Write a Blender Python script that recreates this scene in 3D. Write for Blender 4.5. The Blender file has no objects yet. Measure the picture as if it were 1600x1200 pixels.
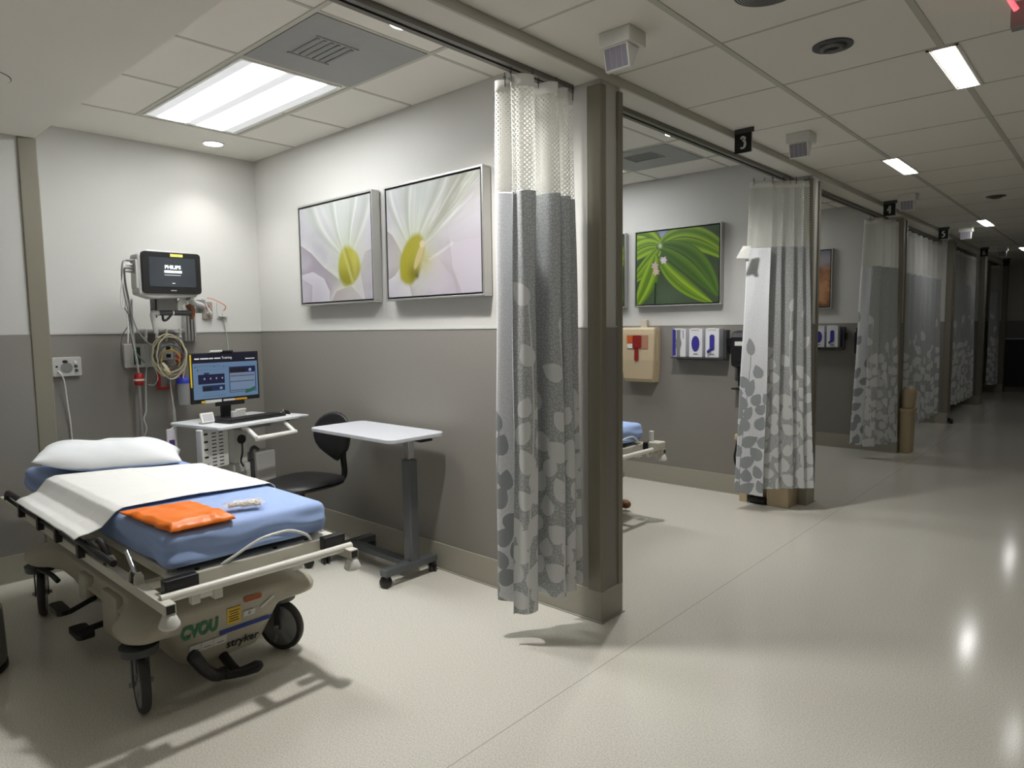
import bpy, bmesh, math, random
import numpy as np
from mathutils import Vector, Matrix, noise
random.seed(7)
SC = bpy.context.scene
COL = SC.collection
V = Vector

def srgb(r, g, b):
    def f(c):
        c /= 255.0
        return c / 12.92 if c <= 0.04045 else ((c + 0.055) / 1.055) ** 2.4
    return (f(r), f(g), f(b), 1.0)

# ------------------------------------------------------------------ materials
def mat(name, col, rough=0.5, metal=0.0, emit=None, strength=0.0, var=0.0, scale=20.0, bump=0.0, coat=0.0, stretch=None, trans=0.0, alpha=1.0, spec=0.5):
    m = bpy.data.materials.new(name)
    m.use_nodes = True
    nt = m.node_tree
    b = nt.nodes['Principled BSDF']
    b.inputs['Base Color'].default_value = col
    b.inputs['Roughness'].default_value = rough
    b.inputs['Metallic'].default_value = metal
    b.inputs['Coat Weight'].default_value = coat
    b.inputs['Transmission Weight'].default_value = trans
    b.inputs['Alpha'].default_value = alpha
    b.inputs['Specular IOR Level'].default_value = spec
    if emit:
        b.inputs['Emission Color'].default_value = emit
        b.inputs['Emission Strength'].default_value = strength
    if var or bump:
        tc = nt.nodes.new('ShaderNodeTexCoord')
        mp = nt.nodes.new('ShaderNodeMapping')
        nz = nt.nodes.new('ShaderNodeTexNoise')
        nz.inputs['Scale'].default_value = scale
        nz.inputs['Detail'].default_value = 4
        if stretch:
            mp.inputs['Scale'].default_value = stretch
        nt.links.new(tc.outputs['Object'], mp.inputs['Vector'])
        nt.links.new(mp.outputs['Vector'], nz.inputs['Vector'])
        if var:
            mx = nt.nodes.new('ShaderNodeMix')
            mx.data_type = 'RGBA'
            mx.inputs['A'].default_value = tuple(c * (1 - var) for c in col[:3]) + (1,)
            mx.inputs['B'].default_value = tuple(min(1, c * (1 + var)) for c in col[:3]) + (1,)
            nt.links.new(nz.outputs['Fac'], mx.inputs['Factor'])
            nt.links.new(mx.outputs['Result'], b.inputs['Base Color'])
        if bump:
            bp = nt.nodes.new('ShaderNodeBump')
            bp.inputs['Strength'].default_value = bump
            bp.inputs['Distance'].default_value = 0.002
            nt.links.new(nz.outputs['Fac'], bp.inputs['Height'])
            nt.links.new(bp.outputs['Normal'], b.inputs['Normal'])
    return m

def attr_mat(name, rough=0.5, emission=0.0):
    """colour straight from the mesh's own printed-colour attribute"""
    m = bpy.data.materials.new(name)
    m.use_nodes = True
    nt = m.node_tree
    b = nt.nodes['Principled BSDF']
    b.inputs['Roughness'].default_value = rough
    a = nt.nodes.new('ShaderNodeAttribute')
    a.attribute_name = 'print'
    if emission:
        b.inputs['Base Color'].default_value = (0.01, 0.01, 0.01, 1)
        b.inputs['Emission Strength'].default_value = emission
        nt.links.new(a.outputs['Color'], b.inputs['Emission Color'])
    else:
        nt.links.new(a.outputs['Color'], b.inputs['Base Color'])
    return m

# ------------------------------------------------------------------ geometry collector
class G:
    def __init__(self):
        self.v, self.f, self.m, self.s = [], [], [], []

    def add(self, vs, fs, mi=0, smooth=False):
        o = len(self.v)
        self.v += [tuple(p) for p in vs]
        for f in fs:
            self.f.append(tuple(i + o for i in f))
            self.m.append(mi)
            self.s.append(smooth)
        return self

    def box(self, x0, x1, y0, y1, z0, z1, mi=0):
        vs = [(x, y, z) for x in (x0, x1) for y in (y0, y1) for z in (z0, z1)]
        fs = [(0, 1, 3, 2), (4, 6, 7, 5), (0, 4, 5, 1), (2, 3, 7, 6), (0, 2, 6, 4), (1, 5, 7, 3)]
        return self.add(vs, fs, mi)

    def obox(self, c, ax, ay, az, mi=0):
        """box about c with half-extent vectors"""
        c, ax, ay, az = V(c), V(ax), V(ay), V(az)
        vs = [c + ax * i + ay * j + az * k for i in (-1, 1) for j in (-1, 1) for k in (-1, 1)]
        fs = [(0, 1, 3, 2), (4, 6, 7, 5), (0, 4, 5, 1), (2, 3, 7, 6), (0, 2, 6, 4), (1, 5, 7, 3)]
        return self.add(vs, fs, mi)

    def bar(self, p0, p1, w, h, up=(0, 0, 1), mi=0):
        p0, p1, up = V(p0), V(p1), V(up)
        d = p1 - p0
        l = d.length
        d.normalize()
        s = d.cross(up)
        if s.length < 1e-6:
            s = d.cross(V((1, 0, 0)))
        s.normalize()
        u = s.cross(d)
        return self.obox((p0 + p1) / 2, d * l / 2, s * w / 2, u * h / 2, mi)

    def cyl(self, p0, p1, r0, r1=None, n=20, mi=0, cap=True, smooth=True):
        p0, p1 = V(p0), V(p1)
        r1 = r0 if r1 is None else r1
        d = (p1 - p0).normalized()
        a = d.orthogonal().normalized()
        b = d.cross(a)
        vs = []
        for p, r in ((p0, r0), (p1, r1)):
            for i in range(n):
                t = 2 * math.pi * i / n
                vs.append(p + (a * math.cos(t) + b * math.sin(t)) * r)
        self.add(vs, [(i, (i + 1) % n, n + (i + 1) % n, n + i) for i in range(n)], mi, smooth)
        if cap:
            self.add(vs[:n], [tuple(reversed(range(n)))], mi)
            self.add(vs[n:], [tuple(range(n))], mi)
        return self

    def ring(self, c, axis, r0, r1, h, n=32, mi=0):
        """flat washer of thickness h along axis from c"""
        d = V(axis).normalized()
        a = d.orthogonal().normalized()
        b = d.cross(a)
        c = V(c)
        vs = []
        for rr, hh in ((r0, 0), (r1, 0), (r1, h), (r0, h)):
            for i in range(n):
                t = 2 * math.pi * i / n
                vs.append(c + d * hh + (a * math.cos(t) + b * math.sin(t)) * rr)
        fs = []
        for k in range(4):
            k2 = (k + 1) % 4
            fs += [(k * n + i, k * n + (i + 1) % n, k2 * n + (i + 1) % n, k2 * n + i) for i in range(n)]
        return self.add(vs, fs, mi, False)

    def tube(self, pts, r, n=10, mi=0, res=6, smooth_path=True, cap=True, radii=None):
        P = [V(p) for p in pts]
        R = list(radii) if radii else [r] * len(P)
        if smooth_path and len(P) > 2:
            Q, RR = [], []
            for i in range(len(P) - 1):
                p0, p1, p2, p3 = P[max(i - 1, 0)], P[i], P[i + 1], P[min(i + 2, len(P) - 1)]
                for k in range(res):
                    t = k / res
                    Q.append(0.5 * ((2 * p1) + (p2 - p0) * t + (2 * p0 - 5 * p1 + 4 * p2 - p3) * t * t + (3 * p1 - p0 - 3 * p2 + p3) * t ** 3))
                    RR.append(R[i] * (1 - t) + R[i + 1] * t)
            Q.append(P[-1]); RR.append(R[-1])
            P, R = Q, RR
        vs = []
        a = None
        for i, p in enumerate(P):
            d = (P[min(i + 1, len(P) - 1)] - P[max(i - 1, 0)])
            if d.length < 1e-9:
                d = V((0, 0, 1))
            d.normalize()
            if a is None:
                a = d.orthogonal().normalized()
            a = (a - d * a.dot(d))
            if a.length < 1e-6:
                a = d.orthogonal()
            a.normalize()
            b = d.cross(a)
            for k in range(n):
                t = 2 * math.pi * k / n
                vs.append(p + (a * math.cos(t) + b * math.sin(t)) * R[i])
        fs = []
        for i in range(len(P) - 1):
            fs += [(i * n + k, i * n + (k + 1) % n, (i + 1) * n + (k + 1) % n, (i + 1) * n + k) for k in range(n)]
        self.add(vs, fs, mi, True)
        if cap:
            self.add(vs[:n], [tuple(reversed(range(n)))], mi)
            self.add(vs[-n:], [tuple(range(n))], mi)
        return self

    def lathe(self, prof, c, axis=(0, 0, 1), n=24, mi=0, cap=True):
        d = V(axis).normalized()
        a = d.orthogonal().normalized()
        b = d.cross(a)
        c = V(c)
        vs = []
        for r, z in prof:
            for k in range(n):
                t = 2 * math.pi * k / n
                vs.append(c + d * z + (a * math.cos(t) + b * math.sin(t)) * r)
        fs = []
        for i in range(len(prof) - 1):
            fs += [(i * n + k, i * n + (k + 1) % n, (i + 1) * n + (k + 1) % n, (i + 1) * n + k) for k in range(n)]
        self.add(vs, fs, mi, True)
        if cap:
            self.add(vs[:n], [tuple(reversed(range(n)))], mi)
            self.add(vs[-n:], [tuple(range(n))], mi)
        return self

    def prism(self, poly, ext, mi=0):
        n = len(poly)
        P = [V(p) for p in poly]
        e = V(ext)
        vs = P + [p + e for p in P]
        self.add(vs, [tuple(reversed(range(n))), tuple(range(n, 2 * n))] + [(i, (i + 1) % n, n + (i + 1) % n, n + i) for i in range(n)], mi)
        return self

    def ell(self, c, r, mi=0, nu=24, nv=12, z0=-1.0):
        """ellipsoid, cut flat at relative height z0"""
        c = V(c)
        vs = []
        t0 = math.asin(max(-1, min(1, z0)))
        for j in range(nv + 1):
            t = t0 + (math.pi / 2 - t0) * j / nv
            for i in range(nu):
                p = 2 * math.pi * i / nu
                vs.append(c + V((r[0] * math.cos(t) * math.cos(p), r[1] * math.cos(t) * math.sin(p), r[2] * math.sin(t))))
        fs = []
        for j in range(nv):
            fs += [(j * nu + i, j * nu + (i + 1) % nu, (j + 1) * nu + (i + 1) % nu, (j + 1) * nu + i) for i in range(nu)]
        self.add(vs, fs, mi, True)
        if z0 > -1:
            self.add(vs[:nu], [tuple(reversed(range(nu)))], mi)
        return self

    def grid(self, P, mi=0, smooth=True, closed_u=False):
        """P[i][j] points"""
        nu, nv = len(P), len(P[0])
        vs = [p for row in P for p in row]
        fs = []
        for i in range(nu - (0 if closed_u else 1)):
            i2 = (i + 1) % nu
            for j in range(nv - 1):
                fs.append((i * nv + j, i2 * nv + j, i2 * nv + j + 1, i * nv + j + 1))
        return self.add(vs, fs, mi, smooth)

def rrect(w, h, r, n=6):
    pts = []
    for cx, cy, a0 in ((w / 2 - r, h / 2 - r, 0), (-w / 2 + r, h / 2 - r, 90), (-w / 2 + r, -h / 2 + r, 180), (w / 2 - r, -h / 2 + r, 270)):
        for k in range(n + 1):
            a = math.radians(a0 + 90 * k / n)
            pts.append((cx + r * math.cos(a), cy + r * math.sin(a)))
    return pts

def slab(g, c, ax, ay, az, w, h, t, r, mi=0, n=5):
    """rounded plate: centre c, in-plane axes ax ay (unit), thickness t along az from c"""
    c, ax, ay, az = V(c), V(ax), V(ay), V(az)
    return g.prism([c + ax * x + ay * y for x, y in rrect(w, h, r, n)], az * t, mi)

def wpos(o):
    p = V((0, 0, 0))
    while o is not None:
        p += V(o.location)
        o = o.parent
    return p

def link(name, me, mats, parent=None, bevel=0.0, seg=2, subsurf=0, solid=0.0, label=None):
    for m in (mats if isinstance(mats, (list, tuple)) else [mats]):
        me.materials.append(m)
    o = bpy.data.objects.new(name, me)
    COL.objects.link(o)
    if parent is not None:
        o.parent = parent
    if bevel:
        b = o.modifiers.new('Bevel', 'BEVEL')
        b.width = bevel
        b.segments = seg
        b.limit_method = 'ANGLE'
        b.angle_limit = math.radians(40)
    if subsurf:
        s = o.modifiers.new('Sub', 'SUBSURF')
        s.levels = s.render_levels = subsurf
    if solid:
        s = o.modifiers.new('Solid', 'SOLIDIFY')
        s.thickness = solid
        s.offset = 0
        if isinstance(mats, (list, tuple)) and len(mats) > 1:
            s.material_offset = 1
            s.material_offset_rim = 0
    if label:
        o['label'] = label
    return o

def build(name, g, mats, parent=None, **kw):
    """link the collector as ONE mesh object (its points are in world space)"""
    off = wpos(parent) if parent is not None else V((0, 0, 0))
    me = bpy.data.meshes.new(name)
    me.from_pydata([tuple(V(p) - off) for p in g.v], [], g.f)
    me.polygons.foreach_set('material_index', g.m)
    me.polygons.foreach_set('use_smooth', g.s)
    bm = bmesh.new()
    bm.from_mesh(me)
    bmesh.ops.recalc_face_normals(bm, faces=bm.faces)
    bm.to_mesh(me)
    bm.free()
    me.update()
    return link(name, me, mats, parent, **kw)

def sheet(name, P, mats, parent=None, colour=None, uv=None, mask=None, **kw):
    """open surface from a numpy array P[nu,nv,3]; optional per-vertex printed colour / mask / flat uv"""
    nu, nv = P.shape[:2]
    off = np.array(wpos(parent)) if parent is not None else np.zeros(3)
    co = (P - off).reshape(-1, 3)
    idx = np.arange(nu * nv).reshape(nu, nv)
    q = np.stack([idx[:-1, :-1], idx[1:, :-1], idx[1:, 1:], idx[:-1, 1:]], -1).reshape(-1, 4)
    me = bpy.data.meshes.new(name)
    me.vertices.add(len(co)); me.vertices.foreach_set('co', co.astype(np.float32).ravel())
    me.loops.add(q.size); me.loops.foreach_set('vertex_index', q.ravel().astype(np.int32))
    me.polygons.add(len(q)); me.polygons.foreach_set('loop_start', np.arange(0, q.size, 4, dtype=np.int32))
    me.update(calc_edges=True)
    me.polygons.foreach_set('use_smooth', np.ones(len(q), dtype=bool))
    if colour is not None:
        a = me.attributes.new('print', 'FLOAT_COLOR', 'POINT')
        c4 = np.ones((nu * nv, 4), dtype=np.float32); c4[:, :3] = colour.reshape(-1, 3)
        a.data.foreach_set('color', c4.ravel())
    if mask is not None:
        a = me.attributes.new('leaf', 'FLOAT', 'POINT')
        a.data.foreach_set('value', mask.astype(np.float32).ravel())
    if uv is not None:
        l = me.uv_layers.new(name='flat')
        l.data.foreach_set('uv', uv.reshape(-1, 2)[q.ravel()].astype(np.float32).ravel())
    me.update()
    return link(name, me, mats, parent, **kw)

def thing(name, label, cat, loc=(0, 0, 0), group=None):
    o = bpy.data.objects.new(name, None)
    o.empty_display_size = 0.1
    COL.objects.link(o)
    o.location = loc
    return tag(o, label, cat, group)

def tag(o, label, cat, group=None, kind=None):
    o['label'] = label
    o['category'] = cat
    if group:
        o['group'] = group
    if kind:
        o['kind'] = kind
    return o

def struct(o):
    o['kind'] = 'structure'
    return o

def kids(o):
    return list(o.children)

def dup(o, delta=(0, 0, 0), label=None, parent=None):
    c = o.copy()
    COL.objects.link(c)
    if parent is not None:
        c.parent = parent
    else:
        c.location = V(o.location) + V(delta)
        if label:
            c['label'] = label
    for ch in kids(o):
        if ch.name in COL.objects and ch.parent == o:
            dup(ch, parent=c)
    return c

def lettering(text, size, origin, ax, ay, m, parent, name='lettering', depth=0.001, align='LEFT', shear=0.0, bold=0.0, xs=1.0):
    cu = bpy.data.curves.new('t', 'FONT')
    cu.body = text
    cu.size = size
    cu.align_x = align
    cu.align_y = 'CENTER'
    cu.shear = shear
    cu.offset = bold
    cu.extrude = depth
    ob = bpy.data.objects.new('t', cu)
    COL.objects.link(ob)
    dg = bpy.context.evaluated_depsgraph_get()
    me = bpy.data.meshes.new_from_object(ob.evaluated_get(dg))
    bpy.data.objects.remove(ob)
    ax, ay = V(ax).normalized(), V(ay).normalized()
    az = ax.cross(ay)
    off = wpos(parent)
    o3 = V(origin)
    for v in me.vertices:
        p = o3 + ax * v.co.x * xs + ay * v.co.y + az * v.co.z
        v.co = p - off
    me.materials.clear()
    me.name = name
    return link(name, me, m, parent)
PANEL_S, DL_W, DL_F, LIN_S, EXPO = 18.0, 14.0, 85.0, 14.0, 0.70
# ================================================================== camera
cam = bpy.data.cameras.new('camera')
camo = bpy.data.objects.new('camera', cam)
COL.objects.link(camo)
SC.camera = camo
cam.sensor_fit = 'HORIZONTAL'
cam.sensor_width = 36
cam.lens = 36 * 1060.61453 / 1600
cam.clip_start = 0.05
yaw, pit, roll = 0.736390429, 0.0839290219, -0.0135060859
fw = V((-math.sin(yaw) * math.cos(pit), math.cos(yaw) * math.cos(pit), -math.sin(pit)))
rt = V((math.cos(yaw), math.sin(yaw), 0))
up = rt.cross(fw)
r2 = rt * math.cos(roll) + up * math.sin(roll)
u2 = up * math.cos(roll) - rt * math.sin(roll)
M4 = Matrix((r2, u2, -fw)).transposed().to_4x4()
M4.translation = V((0, 0, 1.45))
camo.matrix_world = M4

# ================================================================== materials
m_wall = mat('wall_paint', srgb(201, 200, 195), 0.6, var=0.015, scale=60, bump=0.08)
m_wains = mat('wall_panel', srgb(137, 133, 127), 0.5, var=0.12, scale=9, bump=0.1, stretch=(6, 6, 60))
m_cove = mat('cove_base', srgb(166, 162, 148), 0.4, var=0.05, scale=40)
m_guard = mat('corner_guard', srgb(134, 129, 114), 0.4, var=0.03, scale=30)
m_tile = mat('ceiling_tile', srgb(232, 228, 219), 0.9, var=0.03, scale=220, bump=0.25)
m_tee = mat('ceiling_tee', srgb(190, 188, 177), 0.5)
m_gyp = mat('ceiling_gypsum', srgb(228, 225, 216), 0.85, var=0.01, scale=60)
m_white = mat('white_plastic', srgb(226, 226, 220), 0.35)
m_ltgrey = mat('light_grey_plastic', srgb(190, 190, 185), 0.4)
m_grey = mat('grey_plastic', srgb(128, 128, 126), 0.45)
m_dgrey = mat('dark_grey', srgb(70, 72, 74), 0.45)
m_black = mat('black_plastic', srgb(22, 22, 23), 0.4)
m_rubber = mat('black_rubber', srgb(38, 37, 36), 0.6)
m_chrome = mat('chrome', srgb(205, 205, 205), 0.18, 1.0)
m_alu = mat('brushed_aluminium', srgb(190, 189, 186), 0.35, 0.85)
m_track = mat('track_metal', srgb(120, 118, 112), 0.45, 0.4)
m_beige = mat('beige_plastic', srgb(196, 178, 146), 0.5, var=0.03, scale=30)
m_dark = mat('dark_void', srgb(12, 12, 12), 0.8)

def floor_mat():
    m = mat('sheet_vinyl', srgb(200, 197, 184), 0.13)
    nt = m.node_tree
    b = nt.nodes['Principled BSDF']
    tc = nt.nodes.new('ShaderNodeTexCoord')
    n1 = nt.nodes.new('ShaderNodeTexNoise'); n1.inputs['Scale'].default_value = 170; n1.inputs['Detail'].default_value = 2
    r = nt.nodes.new('ShaderNodeValToRGB')
    r.color_ramp.elements[0].position = 0.34; r.color_ramp.elements[0].color = srgb(206, 202, 190)
    r.color_ramp.elements[1].position = 0.62; r.color_ramp.elements[1].color = srgb(232, 229, 218)
    sep = nt.nodes.new('ShaderNodeSeparateXYZ')
    sub = nt.nodes.new('ShaderNodeMath'); sub.operation = 'ADD'; sub.inputs[1].default_value = 1.603
    ab = nt.nodes.new('ShaderNodeMath'); ab.operation = 'ABSOLUTE'
    lt = nt.nodes.new('ShaderNodeMath'); lt.operation = 'LESS_THAN'; lt.inputs[1].default_value = 0.0022
    mx = nt.nodes.new('ShaderNodeMix'); mx.data_type = 'RGBA'; mx.inputs['B'].default_value = srgb(180, 176, 164)
    L = nt.links.new
    L(tc.outputs['Object'], n1.inputs['Vector']); L(tc.outputs['Object'], sep.inputs['Vector'])
    L(sep.outputs['X'], sub.inputs[0]); L(sub.outputs[0], ab.inputs[0]); L(ab.outputs[0], lt.inputs[0])
    L(n1.outputs['Fac'], r.inputs['Fac']); L(r.outputs['Color'], mx.inputs['A']); L(lt.outputs[0], mx.inputs['Factor'])
    L(mx.outputs['Result'], b.inputs['Base Color'])
    return m
m_floor = floor_mat()

# ================================================================== shell
XF, XB = -1.85, -5.095            # partition ends at the corridor, back wall of the bays
ZC, ZS, ZB, ZW = 2.62, 2.58, 2.755, 1.443   # corridor ceiling, soffit, bay ceiling, top of wall panels
PY = [2.668 + 2.84 * k for k in range(-1, 6)]   # near faces of the partitions
TH = 0.165
YE, YN, XR = 17.25, -3.6, 2.7

struct(build('floor', G().box(XB - 0.2, XR, YN, YE, -0.1, 0), m_floor))

g = G()      # corridor ceiling: tiles plus grid
g.box(XF, XR, YN, YE, ZC, ZC + 0.05)
for k in range(-1, 6):
    x = -1.327 + 0.68 * k
    if x > XF:
        g.box(x - 0.013, x + 0.013, YN, YE, ZC - 0.004, ZC + 0.01, 1)
k = -8
while 2.1 + 0.686 * k < YE:
    y = 2.1 + 0.686 * k
    if y > YN:
        g.box(XF, XR, y - 0.006, y + 0.006, ZC - 0.0015, ZC + 0.01, 1)
    k += 1
struct(build('ceiling_corridor', g, [m_tile, m_tee]))

g = G()      # bay ceilings: tiles with grid, plain gypsum strip along the head wall
g.box(-4.494, -2.0, YN, YE, ZB, ZB + 0.05)
g.box(XB - 0.2, -4.494, YN, YE, ZB - 0.001, ZB + 0.05, 2)
for y0 in [1.62 + 2.84 * j for j in range(6)]:
    for dy in (0, 0.622):
        g.box(-4.494, -2.04, y0 + dy - 0.012, y0 + dy + 0.012, ZB - 0.004, ZB + 0.01, 1)
    for x in (-2.526, -3.185, -3.845, -4.494):
        g.box(x - 0.009, x + 0.009, y0 - 1.1, y0 + 1.06, ZB - 0.003, ZB + 0.01, 1)
struct(build('ceiling_bays', g, [m_tile, m_tee, m_gyp]))

g = G()      # soffit over the bay fronts and the lowered part at the near end of the first bay
g.box(-2.06, XF, YN, YE, ZS, ZB + 0.06)
g.box(XB - 0.2, -2.06, YN, 1.15, ZS + 0.0005, ZB + 0.06)
struct(build('ceiling_soffit', g, m_gyp))
struct(build('trim_1', G().box(XF - 0.001, XF + 0.012, YN, YE, ZS - 0.001, ZC - 0.002), m_tee))

def wall_box(name, x0, x1, y0, y1, ztop, cove=True):
    g = G()
    g.box(x0, x1, y0, y1, 0, ztop)
    o = struct(build(name, g, m_wall))
    e = 0.006
    struct(build('wall_panel', G().box(x0 - e, x1 + e, y0 - e, y1 + e, 0.02, ZW), m_wains, o, label='grey woven-look protective panel'))
    if x1 == XF:
        struct(build('panel_cap', G().box(x0, x1 + 0.008, y0 - 0.009, y1 + 0.009, ZW - 0.002, ZW + 0.005), m_ltgrey, o, label='pale cap strip on the wall panel'))
    if cove:
        g = G()
        e = 0.011
        g.box(x0 - e, x1 + e, y0 - e, y1 + e, 0, 0.16)
        e = 0.02
        g.box(x0 - e, x1 + e, y0 - e, y1 + e, 0, 0.006)
        struct(build('cove_base', g, m_cove, o, bevel=0.004, label='beige coved vinyl base'))
    return o

wall_box('wall_back', XB - 0.2, XB, 1.15, YE, ZB)
wall_box('wall_alcove', XB - 0.2, -4.78, YN, 1.15, ZS)
names = ['near', 'second', 'third', 'fourth', 'fifth', 'sixth', 'seventh']
for nme, y in zip(names, PY):
    wall_box('wall_' + nme, XB, XF, y, y + TH, ZB if y > 0 else ZS)
wall_box('wall_far', XB - 0.2, XR, YE, YE + 0.2, ZB)
wall_box('wall_right', XR, XR + 0.2, YN, YE, ZC)
wall_box('wall_behind', XB - 0.2, XR, YN - 0.2, YN, ZC)

def guard(n, x, y0, y1, zt):
    """pair of L-shaped vinyl corner guards with bullnose on a partition end"""
    w, t = 0.062, 0.014
    for s, y in ((-1, y0), (1, y1)):
        g = G()
        poly = [(x + t, y - s * 0.03), (x + t, y + s * (t - 0.010)), (x + t - 0.003, y + s * (t - 0.003)), (x + t - 0.010, y + s * t), (x - w, y + s * t), (x - w, y + s * 0.001), (x + 0.001, y + s * 0.001), (x + 0.001, y - s * 0.03)]
        g.prism([(a, b, 0.155) for a, b in poly], (0, 0, zt - 0.155))
        g.box(x - w - 0.002, x - w + 0.006, min(y, y + s * t), max(y, y + s * t), 0.155, zt)
        struct(build('trim_%d' % n, g, m_guard, bevel=0.002))
        n += 1
    return n
n = 2
for y in PY:
    n = guard(n, XF, y, y + TH, 2.555)
g = G()
g.box(-4.782, -4.766, 1.068, 1.162, 0.155, ZS)
g.box(-4.86, -4.77, 1.149, 1.164, 0.155, ZS)
struct(build('trim_%d' % n, g, m_guard, bevel=0.005))
n += 1
for y0, y1 in [(1.16, 2.668)] + [(PY[i] + TH, PY[i + 1]) for i in range(1, 6)]:
    pass
# thin cap strip on the wall panels
g = G()
g.box(XB, XB + 0.012, 1.15, YE, ZW - 0.004, ZW + 0.006)
struct(build('trim_%d' % n, g, m_ltgrey)); n += 1

# ================================================================== lights in the ceiling
def emis(name, s, col=(1, 1, 1, 1)):
    return mat(name, (0.8, 0.8, 0.8, 1), 0.5, emit=col, strength=s)
def panel_mat(name, s):
    """acrylic lens with two brighter lamp bands along its length"""
    m = bpy.data.materials.new(name); m.use_nodes = True
    nt = m.node_tree; b = nt.nodes['Principled BSDF']
    b.inputs['Roughness'].default_value = 0.4
    b.inputs['Base Color'].default_value = (0.3, 0.3, 0.3, 1)
    tc = nt.nodes.new('ShaderNodeTexCoord'); sp = nt.nodes.new('ShaderNodeSeparateXYZ')
    L = nt.links.new
    L(tc.outputs['Generated'], sp.inputs[0])
    r = nt.nodes.new('ShaderNodeValToRGB'); cr = r.color_ramp; cr.interpolation = 'EASE'; LO = 0.36 / s if s > 5 else 0.3
    pts = [(0.0, LO), (0.10, LO), (0.22, 1), (0.34, 1), (0.455, LO * 1.1), (0.545, LO * 1.1), (0.66, 1), (0.78, 1), (0.90, LO), (1.0, LO)]
    for p, v in pts[1:-1]:
        cr.elements.new(p)
    for e in cr.elements:
        v = min(pts, key=lambda q: abs(q[0] - e.position))[1]
        e.color = (v, v, v, 1)
    L(sp.outputs['Y'], r.inputs['Fac'])
    ml = nt.nodes.new('ShaderNodeMath'); ml.operation = 'MULTIPLY'; ml.inputs[1].default_value = s
    L(r.outputs['Color'], ml.inputs[0])
    b.inputs['Emission Color'].default_value = (0.97, 0.99, 1, 1)
    L(ml.outputs[0], b.inputs['Emission Strength'])
    return m

def ceiling_panel(x0, x1, y0, y1, s, label):
    t = thing('ceiling_light_panel', label, 'ceiling light', ((x0 + x1) / 2, (y0 + y1) / 2, ZB), 'fluorescent panels over the bays')
    f = 0.014
    g = G()
    z0, z1 = ZB - 0.008, ZB + 0.002
    g.box(x0, x1, y0, y0 + f, z0, z1); g.box(x0, x1, y1 - f, y1, z0, z1)
    g.box(x0, x0 + f, y0 + f, y1 - f, z0, z1); g.box(x1 - f, x1, y0 + f, y1 - f, z0, z1)
    build('frame', g, m_white, t)
    g = G().box(x0 + f, x1 - f, y0 + f, y1 - f, ZB - 0.005, ZB - 0.002)
    build('diffuser', g, panel_mat('lamp_lens', s), t, label='glowing acrylic lens with two lamp bands')
    return t

bay_panel_s = [PANEL_S, PANEL_S * 0.70, PANEL_S * 0.55, PANEL_S * 0.25]
plabels = ['glowing rectangular light panel in the ceiling over the stretcher with the orange bag',
           'ceiling light panel over the bay with the green leaf picture',
           'ceiling light panel over the bay behind the sign reading 4',
           'dim ceiling light panel over the bay behind the sign reading 5']
for k, s in enumerate(bay_panel_s):
    ceiling_panel(-4.445, -3.205, 1.635 + 2.84 * k, 2.20 + 2.84 * k, s, plabels[k])

def downlight(x, y, s, watts, label, z=ZB, spread=140):
    t = thing('recessed_downlight', label, 'downlight', (x, y, z), 'round recessed downlights')
    build('trim_ring', G().ring((x, y, z - 0.006), (0, 0, 1), 0.062, 0.078, 0.007), m_white, t)
    build('lamp', G().cyl((x, y, z - 0.004), (x, y, z - 0.001), 0.061, n=32), emis('downlight_lamp', s, (1, 0.98, 0.95, 1)), t, label='glowing lamp disc')
    l = bpy.data.lights.new('downlight_beam', 'SPOT')
    l.energy = watts; l.spot_size = math.radians(spread); l.spot_blend = 0.8; l.shadow_soft_size = 0.06
    l.color = (1, 0.98, 0.95)
    o = bpy.data.objects.new('downlight_beam', l); COL.objects.link(o)
    o.parent = t; o.location = (0, 0, -0.02)
    return t
downlight(-4.80, 2.22, 14, DL_W, 'bright round downlight above the patient monitor by the head wall', spread=105)
downlight(-2.36, 1.945, 10, DL_F, 'round downlight beside the curtain track of the first bay')
downlight(-2.36, 4.29, 10, DL_F * 0.8, 'round downlight beside the gray vent near the sign reading 3')

def diffuser(x0, x1, y0, y1, label):
    t = thing('ceiling_vent', label, 'air vent', ((x0 + x1) / 2, (y0 + y1) / 2, ZB), 'gray air vents in the bay ceilings')
    mg = mat('vent_panel', srgb(150, 150, 148), 0.5, var=0.05, scale=15)
    build('panel', G().box(x0, x1, y0, y1, ZB - 0.006, ZB + 0.002), mg, t)
    g = G()
    cx, cy = (x0 + x1) / 2 - 0.0, (y0 + y1) / 2 - 0.06
    for i in range(6):
        g.bar((cx - 0.11, cy - 0.1 + i * 0.036, ZB - 0.008), (cx + 0.11, cy - 0.1 + i * 0.036, ZB - 0.008), 0.014, 0.004)
    g.box(cx - 0.13, cx - 0.12, cy - 0.12, cy + 0.1, ZB - 0.009, ZB - 0.004); g.box(cx + 0.12, cx + 0.13, cy - 0.12, cy + 0.1, ZB - 0.009, ZB - 0.004)
    build('grille', g, mat('vent_slats', srgb(134, 134, 132), 0.5), t)
    return t
diffuser(-3.172, -2.538, 1.635, 2.23, 'gray square air vent next to the glowing light panel')
diffuser(-3.172, -2.538, 1.635 + 2.84, 2.23 + 2.84, 'gray square air vent partly hidden behind the first wall end')

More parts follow.
